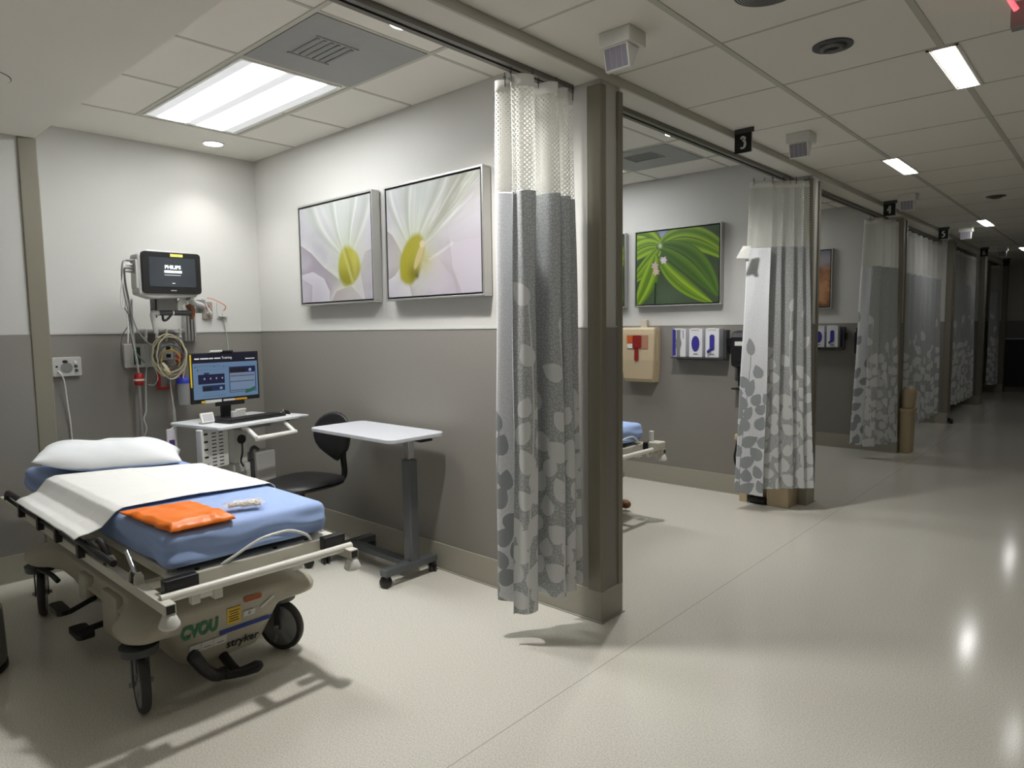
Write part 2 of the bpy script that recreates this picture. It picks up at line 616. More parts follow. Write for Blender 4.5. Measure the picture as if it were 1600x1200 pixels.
def linear_light(x, y0, label, s=LIN_S):
    t = thing('linear_light', label, 'ceiling light', (x, y0 + 0.335, ZC), 'narrow linear lights in the corridor ceiling')
    g = G()
    for sx in (-1, 1):
        g.box(x + sx * 0.055 - 0.006, x + sx * 0.055 + 0.006, y0, y0 + 0.67, ZC - 0.007, ZC - 0.001)
    for yy in (y0, y0 + 0.66):
        g.box(x - 0.06, x + 0.06, yy, yy + 0.01, ZC - 0.007, ZC - 0.001)
    build('frame', g, m_white, t)
    build('lens', G().box(x - 0.034, x + 0.034, y0 + 0.01, y0 + 0.66, ZC - 0.006, ZC - 0.003), emis('linear_lens', s, (1, 1, 0.99, 1)), t, label='glowing lens strip')
    return t
linear_light(-0.647, 3.48, 'nearest of the glowing strip lights in the corridor ceiling', LIN_S * 0.4)
linear_light(-1.327, 5.54, 'second nearest glowing strip light, between the signs reading 3 and 4')
linear_light(-1.327, 9.65, 'third glowing strip light, to the right of the sign reading 5', LIN_S * 1.2)
linear_light(-1.327, 13.75, 'farthest glowing strip light at the dark end of the corridor', LIN_S * 0.8)
linear_light(-0.647, 7.6, 'strip light beyond the top right corner of the photo', LIN_S * 0.4)
for x, y, k, lb in ((-1.327, 1.43, 1, 'strip light overhead, above the top edge of the photo before the first wall end'), (-0.647, -0.62, 0.4, 'strip light in the corridor ceiling behind the viewer'), (-0.647, 11.7, 0.4, 'strip light far down the corridor beyond the right edge of the photo')):
    linear_light(x, y, lb, LIN_S * k)

world = bpy.data.worlds.new('world')
SC.world = world
world.use_nodes = True
world.node_tree.nodes['Background'].inputs[0].default_value = (0.9, 0.95, 1, 1)
world.node_tree.nodes['Background'].inputs[1].default_value = 0.0
SC.view_settings.view_transform = 'Standard'
SC.view_settings.look = 'None'
SC.view_settings.gamma = 1
SC.view_settings.use_curve_mapping = False
SC.view_settings.exposure = EXPO
# ================================================================== stretcher in the first bay
m_frame = mat('cream_enamel', srgb(212, 209, 196), 0.35)
m_hood = mat('hood_plastic', srgb(186, 181, 164), 0.38)
m_sheet = mat('blue_fitted_sheet', srgb(158, 182, 228), 0.8, var=0.04, scale=50, bump=0.15)
m_linen = mat('white_linen', srgb(236, 236, 232), 0.8, bump=0.1, scale=300)
m_pillow = mat('pillow_cover', srgb(228, 231, 233), 0.75, bump=0.1, scale=200)
m_tyre = mat('caster_tyre', srgb(62, 61, 60), 0.55)
m_hub = mat('caster_hub', srgb(150, 152, 154), 0.4)
YC = 1.215

def rounded_box(cx, cy, cz, hx, hy, hz, r, nx, ny, nz, fn=None):
    """closed rounded box as six dense grids merged in a bmesh"""
    bm = bmesh.new()
    def face(o, a, b, na, nb):
        vs = [[bm.verts.new(o + a * (i / na) + b * (j / nb)) for j in range(nb + 1)] for i in range(na + 1)]
        for i in range(na):
            for j in range(nb):
                bm.faces.new((vs[i][j], vs[i + 1][j], vs[i + 1][j + 1], vs[i][j + 1]))
    X, Y, Z = V((2 * hx, 0, 0)), V((0, 2 * hy, 0)), V((0, 0, 2 * hz))
    o = V((-hx, -hy, -hz))
    face(o, X, Y, nx, ny); face(o + Z, X, Y, nx, ny)
    face(o, X, Z, nx, nz); face(o + Y, X, Z, nx, nz)
    face(o, Y, Z, ny, nz); face(o + X, Y, Z, ny, nz)
    bmesh.ops.remove_doubles(bm, verts=bm.verts, dist=1e-5)
    for v in bm.verts:
        q = V((max(-hx + r, min(hx - r, v.co.x)), max(-hy + r, min(hy - r, v.co.y)), max(-hz + r, min(hz - r, v.co.z))))
        d = v.co - q
        if d.length > 1e-9:
            v.co = q + d.normalized() * r
        if fn:
            v.co = fn(v.co.copy())
        v.co += V((cx, cy, cz))
    bmesh.ops.recalc_face_normals(bm, faces=bm.faces)
    g = G()
    bm.verts.index_update()
    g.add([v.co.copy() for v in bm.verts], [[v.index for v in f.verts] for f in bm.faces], 0, True)
    bm.free()
    return g

def caster(parent, x, y, ang, R=0.115, zt=0.27, w=0.034, part='caster'):
    """big swivel caster: fork with ring, tyre, hub and axle bolts"""
    a = math.radians(ang)
    d = V((math.cos(a), math.sin(a), 0)); s = V((-d.y, d.x, 0))
    c = V((x, y, R))
    g = G()
    g.cyl((x, y, zt - 0.035), (x, y, zt - 0.005), 0.066, 0.07, n=28)
    for k in (-1, 1):
        g.bar(c + s * k * 0.028 + V((0, 0, -0.012)), V((x, y, zt - 0.03)) + s * k * 0.028, 0.005, 0.03, up=d)
    fk = build(part, g, m_dgrey, parent, label='dark gray caster fork and swivel ring')
    g = G()
    prof = [(R * 0.80, -w * 0.42), (R * 0.93, -w * 0.5), (R * 0.985, -w * 0.3), (R, 0), (R * 0.985, w * 0.3), (R * 0.93, w * 0.5), (R * 0.80, w * 0.42)]
    g.lathe(prof, c, s, n=40, cap=False)
    build('tyre', g, m_tyre, fk)
    g = G()
    g.lathe([(0.012, -w * 0.52), (0.03, -w * 0.5), (R * 0.35, -w * 0.3), (R * 0.8, -w * 0.42), (R * 0.8, w * 0.42), (R * 0.35, w * 0.3), (0.03, w * 0.5), (0.012, w * 0.52)], c, s, n=32)
    for k in range(5):
        t = 2 * math.pi * k / 5
        u = d * math.cos(t) + V((0, 0, math.sin(t)))
        g.bar(c + u * 0.02, c + u * R * 0.78, 0.012, w * 0.86, up=s)
    g.cyl(c - s * 0.042, c + s * 0.042, 0.009, n=12)
    build('hub', g, m_hub, fk, label='gray wheel hub')

HOOD = [(0.095, 0.665, 0.150, 0), (0.105, 0.69, 0.170, 0), (0.13, 0.702, 0.186, 0), (0.20, 0.716, 0.222, 0), (0.25, 0.724, 0.25, 0.0), (0.268, 0.728, 0.272, 0.1), (0.276, 0.744, 0.335, 0.6), (0.284, 0.764, 0.378, 0.9), (0.296, 0.778, 0.396, 1), (0.315, 0.780, 0.398, 1), (0.335, 0.772, 0.39, 1), (0.352, 0.752, 0.372, 0.9), (0.365, 0.715, 0.345, 0.6), (0.376, 0.655, 0.30, 0.3), (0.395, 0.53, 0.22, 0), (0.41, 0.42, 0.16, 0)]
def hood_rings():
    out = []
    for z, hx, hy, w in HOOD:
        row = []
        r = min(0.09, hy * 0.6)
        corners = rrect(2 * hx, 2 * hy, r, 6)
        dense = []
        for k in range(len(corners)):
            a, b = corners[k], corners[(k + 1) % len(corners)]
            m = max(1, int(math.hypot(b[0] - a[0], b[1] - a[1]) / 0.04))
            m = {1: 1}.get(m, 12 if abs(b[0] - a[0]) < 1e-6 else 26)
            dense += [(a[0] + (b[0] - a[0]) * i / m, a[1] + (b[1] - a[1]) * i / m) for i in range(m)]
        for px, py in dense:
            if w:     # waist between the wheel covers
                fx = max(0.0, min(1.0, (0.60 - abs(px)) / 0.16)); fx = fx * fx * (3 - 2 * fx)
                fy = max(0.0, min(1.0, (0.35 - abs(py)) / 0.12)); fy = fy * fy * (3 - 2 * fy)
                ly, lx = 0.262, 0.732
                py2 = py + ((ly if py > 0 else -ly) - py) * fx * w if abs(py) > ly else py
                px2 = px + ((lx if px > 0 else -lx) - px) * fy if abs(px) > lx else px
                px, py = px2, py2
            row.append((-3.42 + px, YC + 0.004 + py, z))
        out.append(row)
    return out

def hospital_stretcher(dx=0, dy=0, full=True, label='', rail=True):
    st = thing('hospital_stretcher', label, 'stretcher', (-3.42 + dx, YC + dy, 0), 'wheeled hospital stretchers')
    def O(x, y, z): return (x + dx, y + dy, z)
    # ---- base hood: a keel-like moulded shell between four domed wheel covers
    g = G()
    rings = hood_rings()
    n = len(rings[0])
    g.add([O(*p) for row in rings for p in row], [(i * n + k, i * n + (k + 1) % n, (i + 1) * n + (k + 1) % n, (i + 1) * n + k) for i in range(len(rings) - 1) for k in range(n)], 0, True)
    g.add([O(*p) for p in rings[-1]], [tuple(range(n))]); g.add([O(*p) for p in rings[0]], [tuple(reversed(range(n)))])
    hood = build('base_hood', g, m_hood, st)
    W = [(-2.737, 0.885, 170), (-2.80, 1.50, 205), (-4.096, 0.885, 164), (-4.06, 1.52, 200)]
    for i, (x, y, a) in enumerate(W):
        caster(st, x + dx, y + dy, a)
    # ---- lift columns
    for x in (-2.98, -3.86):
        build('lift_column', G().cyl(O(x, YC, 0.39), O(x, YC, 0.54), 0.07, n=24), m_dgrey, st)
    # ---- frame
    for y in (0.852, 2 * YC - 0.852):
        fr = build('frame_rail', G().box(-4.62 + dx, -2.318 + dx, y - 0.019 + dy, y + 0.019 + dy, 0.508, 0.546), m_frame, st, bevel=0.004)
        build('rail_hole_shade', G().box(-2.3185 + dx, -2.316 + dx, y - 0.014 + dy, y + 0.014 + dy, 0.513, 0.541), m_black, fr, label='black square painted as the shade inside the open rail end')  # thin black patch paints the shade of the hollow rail end
    for x in (-2.62, -3.35, -4.2):
        build('cross_rail', G().box(x - 0.02 + dx, x + 0.02 + dx, 0.852 + dy, 2 * YC - 0.852 + dy, 0.510, 0.54), m_frame, st, bevel=0.004)
    g = G()
    y0, y1 = 0.925, 1.56
    g.box(-4.45 + dx, -2.55 + dx, y0 + dy, y0 + 0.045 + dy, 0.552, 0.59)
    g.box(-4.45 + dx, -2.55 + dx, y1 - 0.045 + dy, y1 + dy, 0.552, 0.59)
    g.box(-2.56 + dx, -2.475 + dx, y0 + dy, 1.60 + dy, 0.505, 0.575)
    g.box(-4.45 + dx, -2.56 + dx, y0 + 0.045 + dy, y1 - 0.045 + dy, 0.56, 0.572)
    build('litter_top', g, m_frame, st, bevel=0.006)
    for y in (1.02, 1.33, 1.47):
        build('bolt', G().cyl(O(-2.505, y, 0.575), O(-2.505, y, 0.579), 0.009, n=12), m_black, st)
    # ---- foot push bar
    g = G()
    g.tube([O(-2.385, 0.845, 0.545), O(-2.382, 1.0, 0.545), O(-2.375, 1.40, 0.545), O(-2.375, 2 * YC - 0.83, 0.545)], 0.0165, n=14)
    for y in (1.0, 1.36):
        g.box(-2.47 + dx, -2.385 + dx, y - 0.02 + dy, y + 0.02 + dy, 0.508, 0.53)
    build('push_bar', g, mat('push_bar_enamel', srgb(226, 224, 214), 0.35), st)
    build('bracket', G().box(-2.43 + dx, -2.40 + dx, 0.955 + dy, 0.985 + dy, 0.487, 0.53), m_frame, st, bevel=0.003)
    build('bracket', G().box(-2.44 + dx, -2.39 + dx, 1.03 + dy, 1.062 + dy, 0.487, 0.53), m_frame, st, bevel=0.003)
    for y in (0.852, 2 * YC - 0.852):
        g = G()
        g.lathe([(0.012, 0.508), (0.02, 0.506), (0.027, 0.49), (0.034, 0.474), (0.034, 0.466), (0.028, 0.460), (0.01, 0.459)], O(-2.335, y, 0), n=24)
        build('bumper', g, m_white, st, label='white cone bumper under the rail end')
    # black corner handles at the foot end
    for y0_, y1_ in ((0.872, 0.99), (1.50, 1.60)):
        g = G()
        g.box(-2.455 + dx, -2.412 + dx, y0_ + dy, y1_ + dy, 0.535, 0.592)
        build('handle_block', g, m_black, st, bevel=0.006)
    # white cable loop on the foot end
    build('strap_loop', G().tube([O(-2.485, 1.10, 0.575), O(-2.472, 1.15, 0.60), O(-2.462, 1.24, 0.64), O(-2.458, 1.32, 0.65), O(-2.458, 1.38, 0.645), O(-2.468, 1.45, 0.61), O(-2.485, 1.48, 0.577)], 0.006, n=8), m_white, st)
    if rail:
        # ---- folded side rails
        for s, yy in ((1, 0.80), (-1, 2 * YC - 0.80)):
            g = G()
            h = [O(-4.27, yy, 0.595), O(-4.25, yy, 0.628), O(-4.15, yy, 0.634), O(-3.6, yy + s * 0.005, 0.622), O(-3.1, yy + s * 0.012, 0.605), O(-2.78, yy + s * 0.03, 0.585)]
            g.tube(h, 0.013, n=12)
            g.tube([O(-4.25, yy, 0.60), O(-4.1, yy + s * 0.02, 0.575), O(-3.6, yy + s * 0.025, 0.575), O(-2.85, yy + s * 0.03, 0.578)], 0.009, n=10)
            sr = build('side_rail', g, m_black, st)
            for x in (-4.09, -3.75, -3.465, -3.15):
                build('rail_post', G().box(x - 0.016 + dx, x + 0.016 + dx, yy + s * 0.02 - 0.012 + dy, yy + s * 0.02 + 0.014 + dy, 0.53, 0.60), m_black, sr)
            for x in (-2.91, -2.625):
                g = G()
                g.box(x - 0.03 + dx, x + 0.03 + dx, yy + s * 0.052 - 0.018 + dy, yy + s * 0.052 + 0.018 + dy, 0.541, 0.546)
                for k in (-1, 1):
                    P = [(x + k * 0.026 + dx, yy + s * 0.052 + yo * s + dy, z) for yo, z in ((-0.018, 0.543), (0.018, 0.543), (0.016, 0.575), (0.008, 0.59), (-0.008, 0.59), (-0.016, 0.575))]
                    g.prism(P, (0.005, 0, 0))
                build('clevis', g, m_frame, sr, label='cream forked bracket')
            g = G().box(-2.641 + dx, -2.601 + dx, yy + s * 0.052 - 0.011 + dy, yy + s * 0.052 + 0.011 + dy, 0.55, 0.582)
            build('pivot', g, m_rubber, sr)
            g = G().box(-2.926 + dx, -2.886 + dx, yy + s * 0.052 - 0.011 + dy, yy + s * 0.052 + 0.011 + dy, 0.55, 0.582)
            g.tube([O(-2.906, yy + s * 0.05, 0.575), O(-2.95, yy + s * 0.045, 0.62), O(-2.98, yy + s * 0.04, 0.632)], 0.013, n=10)
            build('pivot', g, m_rubber, sr)
            for a, b in ((O(-2.625, yy + s * 0.052, 0.575), O(-2.70, yy + s * 0.05, 0.645)), (O(-3.13, yy + s * 0.04, 0.60), O(-2.98, yy + s * 0.05, 0.56))):
                build('lever', G().tube([a, b], 0.0085, n=12, smooth_path=False), m_chrome, sr, label='chrome lever')
    return st, hood

st1, hood1 = hospital_stretcher(label='hospital stretcher with blue sheet, pillow and orange bag in the nearest bay')
# ---- foot-end brake and steer pedal of the near stretcher
g = G()
g.tube([(-2.62, 1.025, 0.215), (-2.618, 1.035, 0.20), (-2.615, 1.075, 0.13), (-2.63, 1.12, 0.085), (-2.66, 1.17, 0.065)], 0.022, n=14, radii=[0.012, 0.026, 0.023, 0.024, 0.026])
g.tube([(-2.66, 1.15, 0.068), (-2.63, 1.22, 0.058), (-2.61, 1.28, 0.065), (-2.61, 1.305, 0.068)], 0.022, n=14, radii=[0.026, 0.02, 0.025, 0.012])
g.tube([(-2.63, 1.20, 0.075), (-2.72, 1.20, 0.10), (-2.86, 1.21, 0.14)], 0.02, n=10)
build('foot_pedal', g, m_black, st1, bevel=0.0)
g = G()
g.cyl((-3.50, 0.96, 0.225), (-3.47, 0.845, 0.20), 0.012, n=10)
slab(g, (-3.56, 0.83, 0.185), (1, 0, 0), (0, 1, 0), (0, 0, 1), 0.16, 0.055, 0.02, 0.02)
build('side_pedal', g, m_black, st1)
g = G()
slab(g, (-3.36, 0.86, 0.125), (1, 0, 0), (0, 1, 0), (0, 0, 1), 0.15, 0.07, 0.022, 0.02)
g.cyl((-3.36, 1.0, 0.15), (-3.36, 0.86, 0.137), 0.014, n=10)
build('side_pedal', g, m_black, st1)
for b in ((-3.30, -3.12, 0.925, 0.99, 0.14, 0.33), (-3.62, -3.50, 0.925, 0.98, 0.20, 0.33)):
    build('pump_bracket', G().box(*b), m_hood, st1, bevel=0.01)
build('tyre_guard', G().tube([(-4.16, 0.90, 0.262), (-4.09, 0.865, 0.262), (-4.0, 0.87, 0.262), (-3.92, 0.89, 0.25), (-3.87, 0.905, 0.225)], 0.012, n=8), m_black, st1)

# ---- printed labels on the foot end of the hood
aN = V((0.80, 0, -0.42)).normalized()
def hood_x(z):
    pts = [(a, min(b, 0.732) if a < 0.36 else b) for a, b, _, _ in HOOD]
    for (z0, h0), (z1, h1) in zip(pts, pts[1:]):
        if z0 <= z <= z1:
            return -3.42 + h0 + (h1 - h0) * (z - z0) / (z1 - z0)
    return -2.9
def hood_patch(name, y0, y1, z0, z1, m, label, tilt=0.0, r=0.003, off=0.004):
    xa, xb = hood_x(z0) + off, hood_x(z1) + off
    g = G()
    uy = V((0, 1, 0)); uz = V((xb - xa, 0, z1 - z0)).normalized()
    c = V(((xa + xb) / 2, (y0 + y1) / 2, (z0 + z1) / 2))
    ax = uy * math.cos(tilt) + uz * math.sin(tilt); ay = uz * math.cos(tilt) - uy * math.sin(tilt)
    slab(g, c, ax, ay, ax.cross(ay), y1 - y0, V((xb - xa, 0, z1 - z0)).length, 0.0012, r)
    o = build(name, g, m, hood1, label=label)
    return c + ax.cross(ay) * 0.0016, ax, ay, o
m_yel = mat('yellow_sticker', srgb(226, 190, 40), 0.5)
m_paper = mat('paper_label', srgb(220, 220, 215), 0.6)
m_blue = mat('blue_stripe', srgb(40, 62, 150), 0.45)
m_orng = mat('orange_sticker', srgb(170, 82, 30), 0.5)
m_green = mat('green_stencil', srgb(58, 128, 92), 0.6)
m_ink = mat('black_ink', srgb(28, 28, 30), 0.5)
hood_patch('blue_stripe', 1.175, 1.40, 0.208, 0.225, m_blue, 'blue stripe across the hood')
c, ax, ay, o = hood_patch('yellow_sticker', 1.205, 1.263, 0.242, 0.312, m_yel, 'yellow warning sticker')
g = G()
for i in range(5):
    g.obox(c + ay * (0.022 - i * 0.011), ax * (0.022 - 0.004 * (i % 2)), ay * 0.0018, ax.cross(ay) * 0.0004)
build('print', g, m_ink, o)
c, ax, ay, o = hood_patch('paper_tag', 1.274, 1.325, 0.255, 0.281, m_paper, 'white tag printed 0')
lettering('0', 0.022, c, ax, ay, m_ink, o, align='CENTER', depth=0.0003)
hood_patch('paper_tag', 1.345, 1.415, 0.285, 0.296, m_paper, 'white strip sticker set at a slant', tilt=0.5)
hood_patch('orange_sticker', 1.275, 1.355, 0.318, 0.340, m_orng, 'orange oval sticker', r=0.0105, off=0.006)
for a, b in ((1.055, 1.100), (1.102, 1.150), (1.152, 1.205)):
    c, ax, ay, o = hood_patch('paper_label', a, b, 0.168, 0.203, m_paper, 'white paper label')
    g = G().obox(c + ay * -0.006, ax * 0.014, ay * 0.0016, ax.cross(ay) * 0.0004)
    build('print', g, m_grey, o)
def hood_text(t, size, y, z, m, xs=1.0, **k):
    x0, x1 = hood_x(z - 0.02), hood_x(z + 0.02)
    uz = V((x1 - x0, 0, 0.04)).normalized()
    p = V((hood_x(z) + 0.004, y, z))
    return lettering(t, size, p, (0, 1, 0), uz, m, hood1, depth=0.0008, xs=xs, **k)
hood_text('CVOU', 0.078, 1.022, 0.262, m_green, bold=0.0035, xs=0.66)
hood_text('stryker', 0.048, 1.205, 0.152, m_ink, bold=0.0007, shear=0.12)

# ---- mattress in its fitted sheet (lies on the stretcher)
def matt_fn(dx0):
    def f(p):
        n = noise.noise(V((p.x * 3, p.y * 5, p.z * 4)))
        p.z += 0.004 * n if p.z > 0 else 0
        side = max(0.0, min(1.0, (0.05 - p.z) / 0.06))
        if p.x > 0.88:         # gathered folds at the foot end
            p.x += 0.011 * side * math.sin(p.y * 9 + p.z * 90 + 5 * noise.noise(V((p.y * 4, p.z * 7, 1))))
        if abs(p.y) > 0.30:
            p.y += 0.006 * side * math.sin(p.x * 12 + p.z * 75 + 5 * noise.noise(V((p.x * 3, p.z * 8, 5)))) * (1 if p.y > 0 else -1)
        return p
    return f
def mattress(dx, dy, label):
    o = build('mattress', rounded_box(-3.448 + dx, 1.236 + dy, 0.662, 0.965, 0.331, 0.066, 0.04, 150, 44, 12, matt_fn(0)), m_sheet)
    return tag(o, label, 'mattress', 'mattresses in blue fitted sheets')
mattress(0, 0, 'mattress in a blue fitted sheet under the white pillow and orange bag')
ZM = 0.729

# ---- pillow
def pillow():
    nu, nv = 56, 36
    hw, hh = 0.335, 0.215
    rows = []
    ax = V((0.35, 0.937, 0)).normalized(); ay = V((-ax.y, ax.x, 0))
    c = V((-4.045, 1.235, ZM + 0.004))
    def pt(u, v, top):
        e = (max(0, 1 - abs(u) ** 3.2)) ** 0.62 * (max(0, 1 - abs(v) ** 2.6)) ** 0.6
        pinch = 1 - 0.10 * (1 - abs(u) ** 2) * abs(v) ** 3 * 0.6 - 0.05 * abs(u) ** 4 * (1 - v * v)
        w = noise.noise(V((u * 2.4, v * 2.2, 3.1)))
        h = 0.118 * e * (1 + 0.05 * w) + 0.003 * e * math.sin(9 * u + 6 * v + 3 * w)
        p = c + ax * (hw * u * (1 - 0.05 * (1 - abs(v)))) + ay * (hh * v * pinch)
        lift = 0.075 * max(0.0, -u - 0.15) ** 1.5 - 0.012 * max(0.0, u - 0.4)
        p.z += lift + ((0.028 + h * 0.95) if top else max(0.0, 0.028 - 0.03 * e * 1.4))
        return p
    us = [-1 + 2 * i / nu for i in range(nu + 1)]; vs = [-1 + 2 * j / nv for j in range(nv + 1)]
    g = G()
    g.grid([[pt(u, v, True) for v in vs] for u in us])
    g.grid([[pt(u, v, False) for v in vs] for u in us])
    me_o = build('pillow', g, m_pillow)
    bm = bmesh.new(); bm.from_mesh(me_o.data); bmesh.ops.remove_doubles(bm, verts=bm.verts, dist=1e-4); bmesh.ops.recalc_face_normals(bm, faces=bm.faces); bm.to_mesh(me_o.data); bm.free()
    return tag(me_o, 'plump white pillow at the head of the blue stretcher mattress', 'pillow')
pillow()

# ---- white draw sheet across the mattress, hanging over the near side rail
def draw_sheet():
    nu, nv = 110, 150
    prof = [(1.578, 0.64), (1.576, 0.69), (1.566, 0.722), (1.545, 0.738), (1.20, 0.741), (0.935, 0.740), (0.906, 0.728), (0.885, 0.70), (0.862, 0.672), (0.822, 0.655), (0.792, 0.649), (0.772, 0.635)]
    prof = [V((0, y, z)) for y, z in prof]
    ls = [0]
    for a, b in zip(prof, prof[1:]):
        ls.append(ls[-1] + (b - a).length)
    def at(s):
        s *= ls[-1]
        for k in range(len(prof) - 1):
            if s <= ls[k + 1] + 1e-9:
                t = (s - ls[k]) / (ls[k + 1] - ls[k])
                return prof[k].lerp(prof[k + 1], t)
        return prof[-1]
    P = np.zeros((nu, nv, 3))
    for j in range(nv):
        s = j / (nv - 1)
        q = at(s)
        yy = min(1, max(0, (q.y - 0.88) / 0.66))
        x0 = -3.97 + 0.32 * yy - 0.015 * math.sin(s * 5)
        x1 = -2.985 + 0.045 * yy + 0.012 * math.sin(s * 7 + 1) - max(0, s - 0.82) * 0.35
        for i in range(nu):
            t = i / (nu - 1)
            x = x0 + (x1 - x0) * t
            w = 0.0016 * noise.noise(V((t * 9, s * 2.2, 0))) + 0.003 * noise.noise(V((t * 4, s * 3, 2)))
            crease = sum(0.0018 * math.exp(-((t - tc) / 0.012) ** 2) for tc in (0.16, 0.55, 0.82)) + 0.0015 * math.exp(-((s - 0.45) / 0.008) ** 2)
            hang = max(0, s - 0.74)
            w2 = hang * 0.05 * noise.noise(V((t * 3.2, s * 2, 7)))
            P[i, j] = (x, q.y - abs(w2) * 0.4, q.z + 0.003 + abs(w) * 1.5 + crease + w2 * 0.5)
    o = sheet('draw_sheet', P, [m_linen], solid=0.002)
    return tag(o, 'white draw sheet folded across the blue mattress and hanging over its near rail', 'sheet')
draw_sheet()

# ---- orange plastic bag, folded flat
def orange_bag():
    m = mat('orange_plastic', srgb(255, 128, 12), 0.38)
    nu, nv = 70, 60
    A, B, C, D = V((-2.93, 0.905, 0)), V((-2.885, 1.165, 0)), V((-2.485, 1.165, 0)), V((-2.49, 0.93, 0))
    g = G()
    def surf(top):
        rows = []
        for i in range(nu + 1):
            u = i / nu; row = []
            for j in range(nv + 1):
                v = j / nv
                p = A.lerp(D, u).lerp(B.lerp(C, u), v)
                e = min(u, 1 - u, v, 1 - v)
                h = min(1, e / 0.08)
                edge = 0.008 * noise.noise(V((u * 7, v * 7, 4)))
                p += V((edge * (1 - h), edge * (1 - h), 0))
                th = 0.004 + 0.022 * (h ** 0.6) * (0.35 + 0.65 * u ** 1.2)
                wr = 0.005 * noise.noise(V((u * 6, v * 5, 1))) + 0.003 * math.sin(10 * v + 6 * u + 4 * noise.noise(V((u * 3, v * 3, 9))))
                fold = 0.004 if u > 0.16 + 0.1 * v else 0.0
                p.z = ZM + 0.008 + (th + wr * h + fold * h if top else 0)
                row.append(p)
            rows.append(row)
        return rows
    g.grid(surf(True)); g.grid(surf(False))
    o = build('plastic_bag', g, m)
    bm = bmesh.new(); bm.from_mesh(o.data)
    bo = [e for e in bm.edges if e.is_boundary]
    bmesh.ops.bridge_loops(bm, edges=bo)
    bmesh.ops.recalc_face_normals(bm, faces=bm.faces); bm.to_mesh(o.data); bm.free()
    return tag(o, 'bright orange plastic bag folded flat on the blue mattress', 'bag')
orange_bag()

# ---- clear pouch with tan tubing
def pouch():
    m_film = mat('clear_film', (0.9, 0.9, 0.9, 1), 0.12, alpha=0.28)
    m_tub = mat('tan_tubing', srgb(222, 208, 186), 0.45)
    c = V((-2.61, 1.262, ZM + 0.006)); ax = V((0.36, 0.93, 0)).normalized(); ay = V((-ax.y, ax.x, 0))
    o = thing('clear_pouch', 'clear plastic pouch of pale tubing on the foot of the blue mattress', 'pouch', c)
    g = G()
    rows = []
    for i in range(25):
        u = -1 + 2 * i / 24
        rows.append([])
        for j in range(16):
            t = 2 * math.pi * j / 16
            r = (1 - abs(u) ** 4) ** 0.5 if abs(u) < 1 else 0
            rr = 1 + 0.15 * noise.noise(V((u * 5, t, 3)))
            rows[-1].append(c + ax * u * 0.082 + ay * math.cos(t) * (0.040 * (0.7 + 0.3 * r)) * rr + V((0, 0, 0.02 + 0.020 * math.sin(t) * r * rr)))
    rows = list(zip(*rows))
    g.grid([list(r) for r in rows], closed_u=True)
    build('film', g, m_film, o)
    for k in range(5):
        pts = []
        for i in range(9):
            u = -0.8 + 1.6 * i / 8
            pts.append(c + ax * u * 0.072 + ay * (0.021 * math.sin(i * 1.7 + k * 1.3)) + V((0, 0, 0.018 + 0.006 * math.cos(i * 2.1 + k * 2))))
        build('tubing', G().tube(pts, 0.0045, n=8), m_tub, o)
pouch()
# ================================================================== overbed table
m_lam = mat('table_laminate', srgb(206, 208, 214), 0.35)
m_steel = mat('grey_steel', srgb(96, 100, 102), 0.4, 0.3)
def small_caster(parent, x, y, R=0.032, ang=30, z0=0.0, name='caster'):
    a = math.radians(ang); d = V((math.cos(a), math.sin(a), 0)); s = V((-d.y, d.x, 0))
    g = G()
    c = V((x, y, R + z0))
    for k in (-1, 1):
        g.lathe([(0.004, -0.008), (R * 0.9, -0.008), (R, -0.004), (R, 0.004), (R * 0.9, 0.008), (0.004, 0.008)], c + s * 0.013 * k, s, n=24)
    g.cyl(c + V((0, 0, 0)) + d * 0.008, c + V((0, 0, R + 0.016)) + d * 0.008, 0.009, n=12)
    g.obox(c + V((0, 0, R * 0.45)), s * 0.020, d * R * 0.6, V((0, 0, R * 0.5)))
    return build(name, g, m_black, parent)
def overbed_table():
    t = thing('overbed_table', 'gray overbed table with a pale top on one column beside the rolling chair', 'table', (-3.3, 2.46, 0))
    g = G()
    slab(g, (-3.288, 2.412, 0.832), (1, 0, 0), (0, 1, 0), (0, 0, 1), 0.81, 0.40, 0.022, 0.05, n=8)
    build('table_top', g, m_lam, t, bevel=0.004)
    build('column', G().box(-3.075, -3.0, 2.429, 2.489, 0.075, 0.70), m_steel, t, bevel=0.008)
    build('inner_column', G().box(-3.062, -3.013, 2.437, 2.481, 0.70, 0.81), m_chrome, t, bevel=0.004, label='chrome telescoping post')
    g = G()
    g.box(-3.075, -2.99, 2.34, 2.54, 0.81, 0.832)
    g.box(-3.01, -2.955, 2.48, 2.57, 0.80, 0.812)
    build('top_bracket', g, m_black, t, bevel=0.003)
    build('foot_bar', G().box(-3.055, -2.995, 2.24, 2.622, 0.065, 0.105), m_steel, t, bevel=0.006)
    build('foot_bar', G().box(-3.66, -3.60, 2.24, 2.622, 0.065, 0.105), m_steel, t, bevel=0.006)
    build('beam', G().box(-3.60, -3.055, 2.42, 2.485, 0.068, 0.102), m_steel, t, bevel=0.004)
    for x, y, a in ((-3.025, 2.26, 200), (-3.025, 2.605, 150), (-3.63, 2.26, 170), (-3.63, 2.605, 120)):
        small_caster(t, x, y, 0.032, a)
overbed_table()

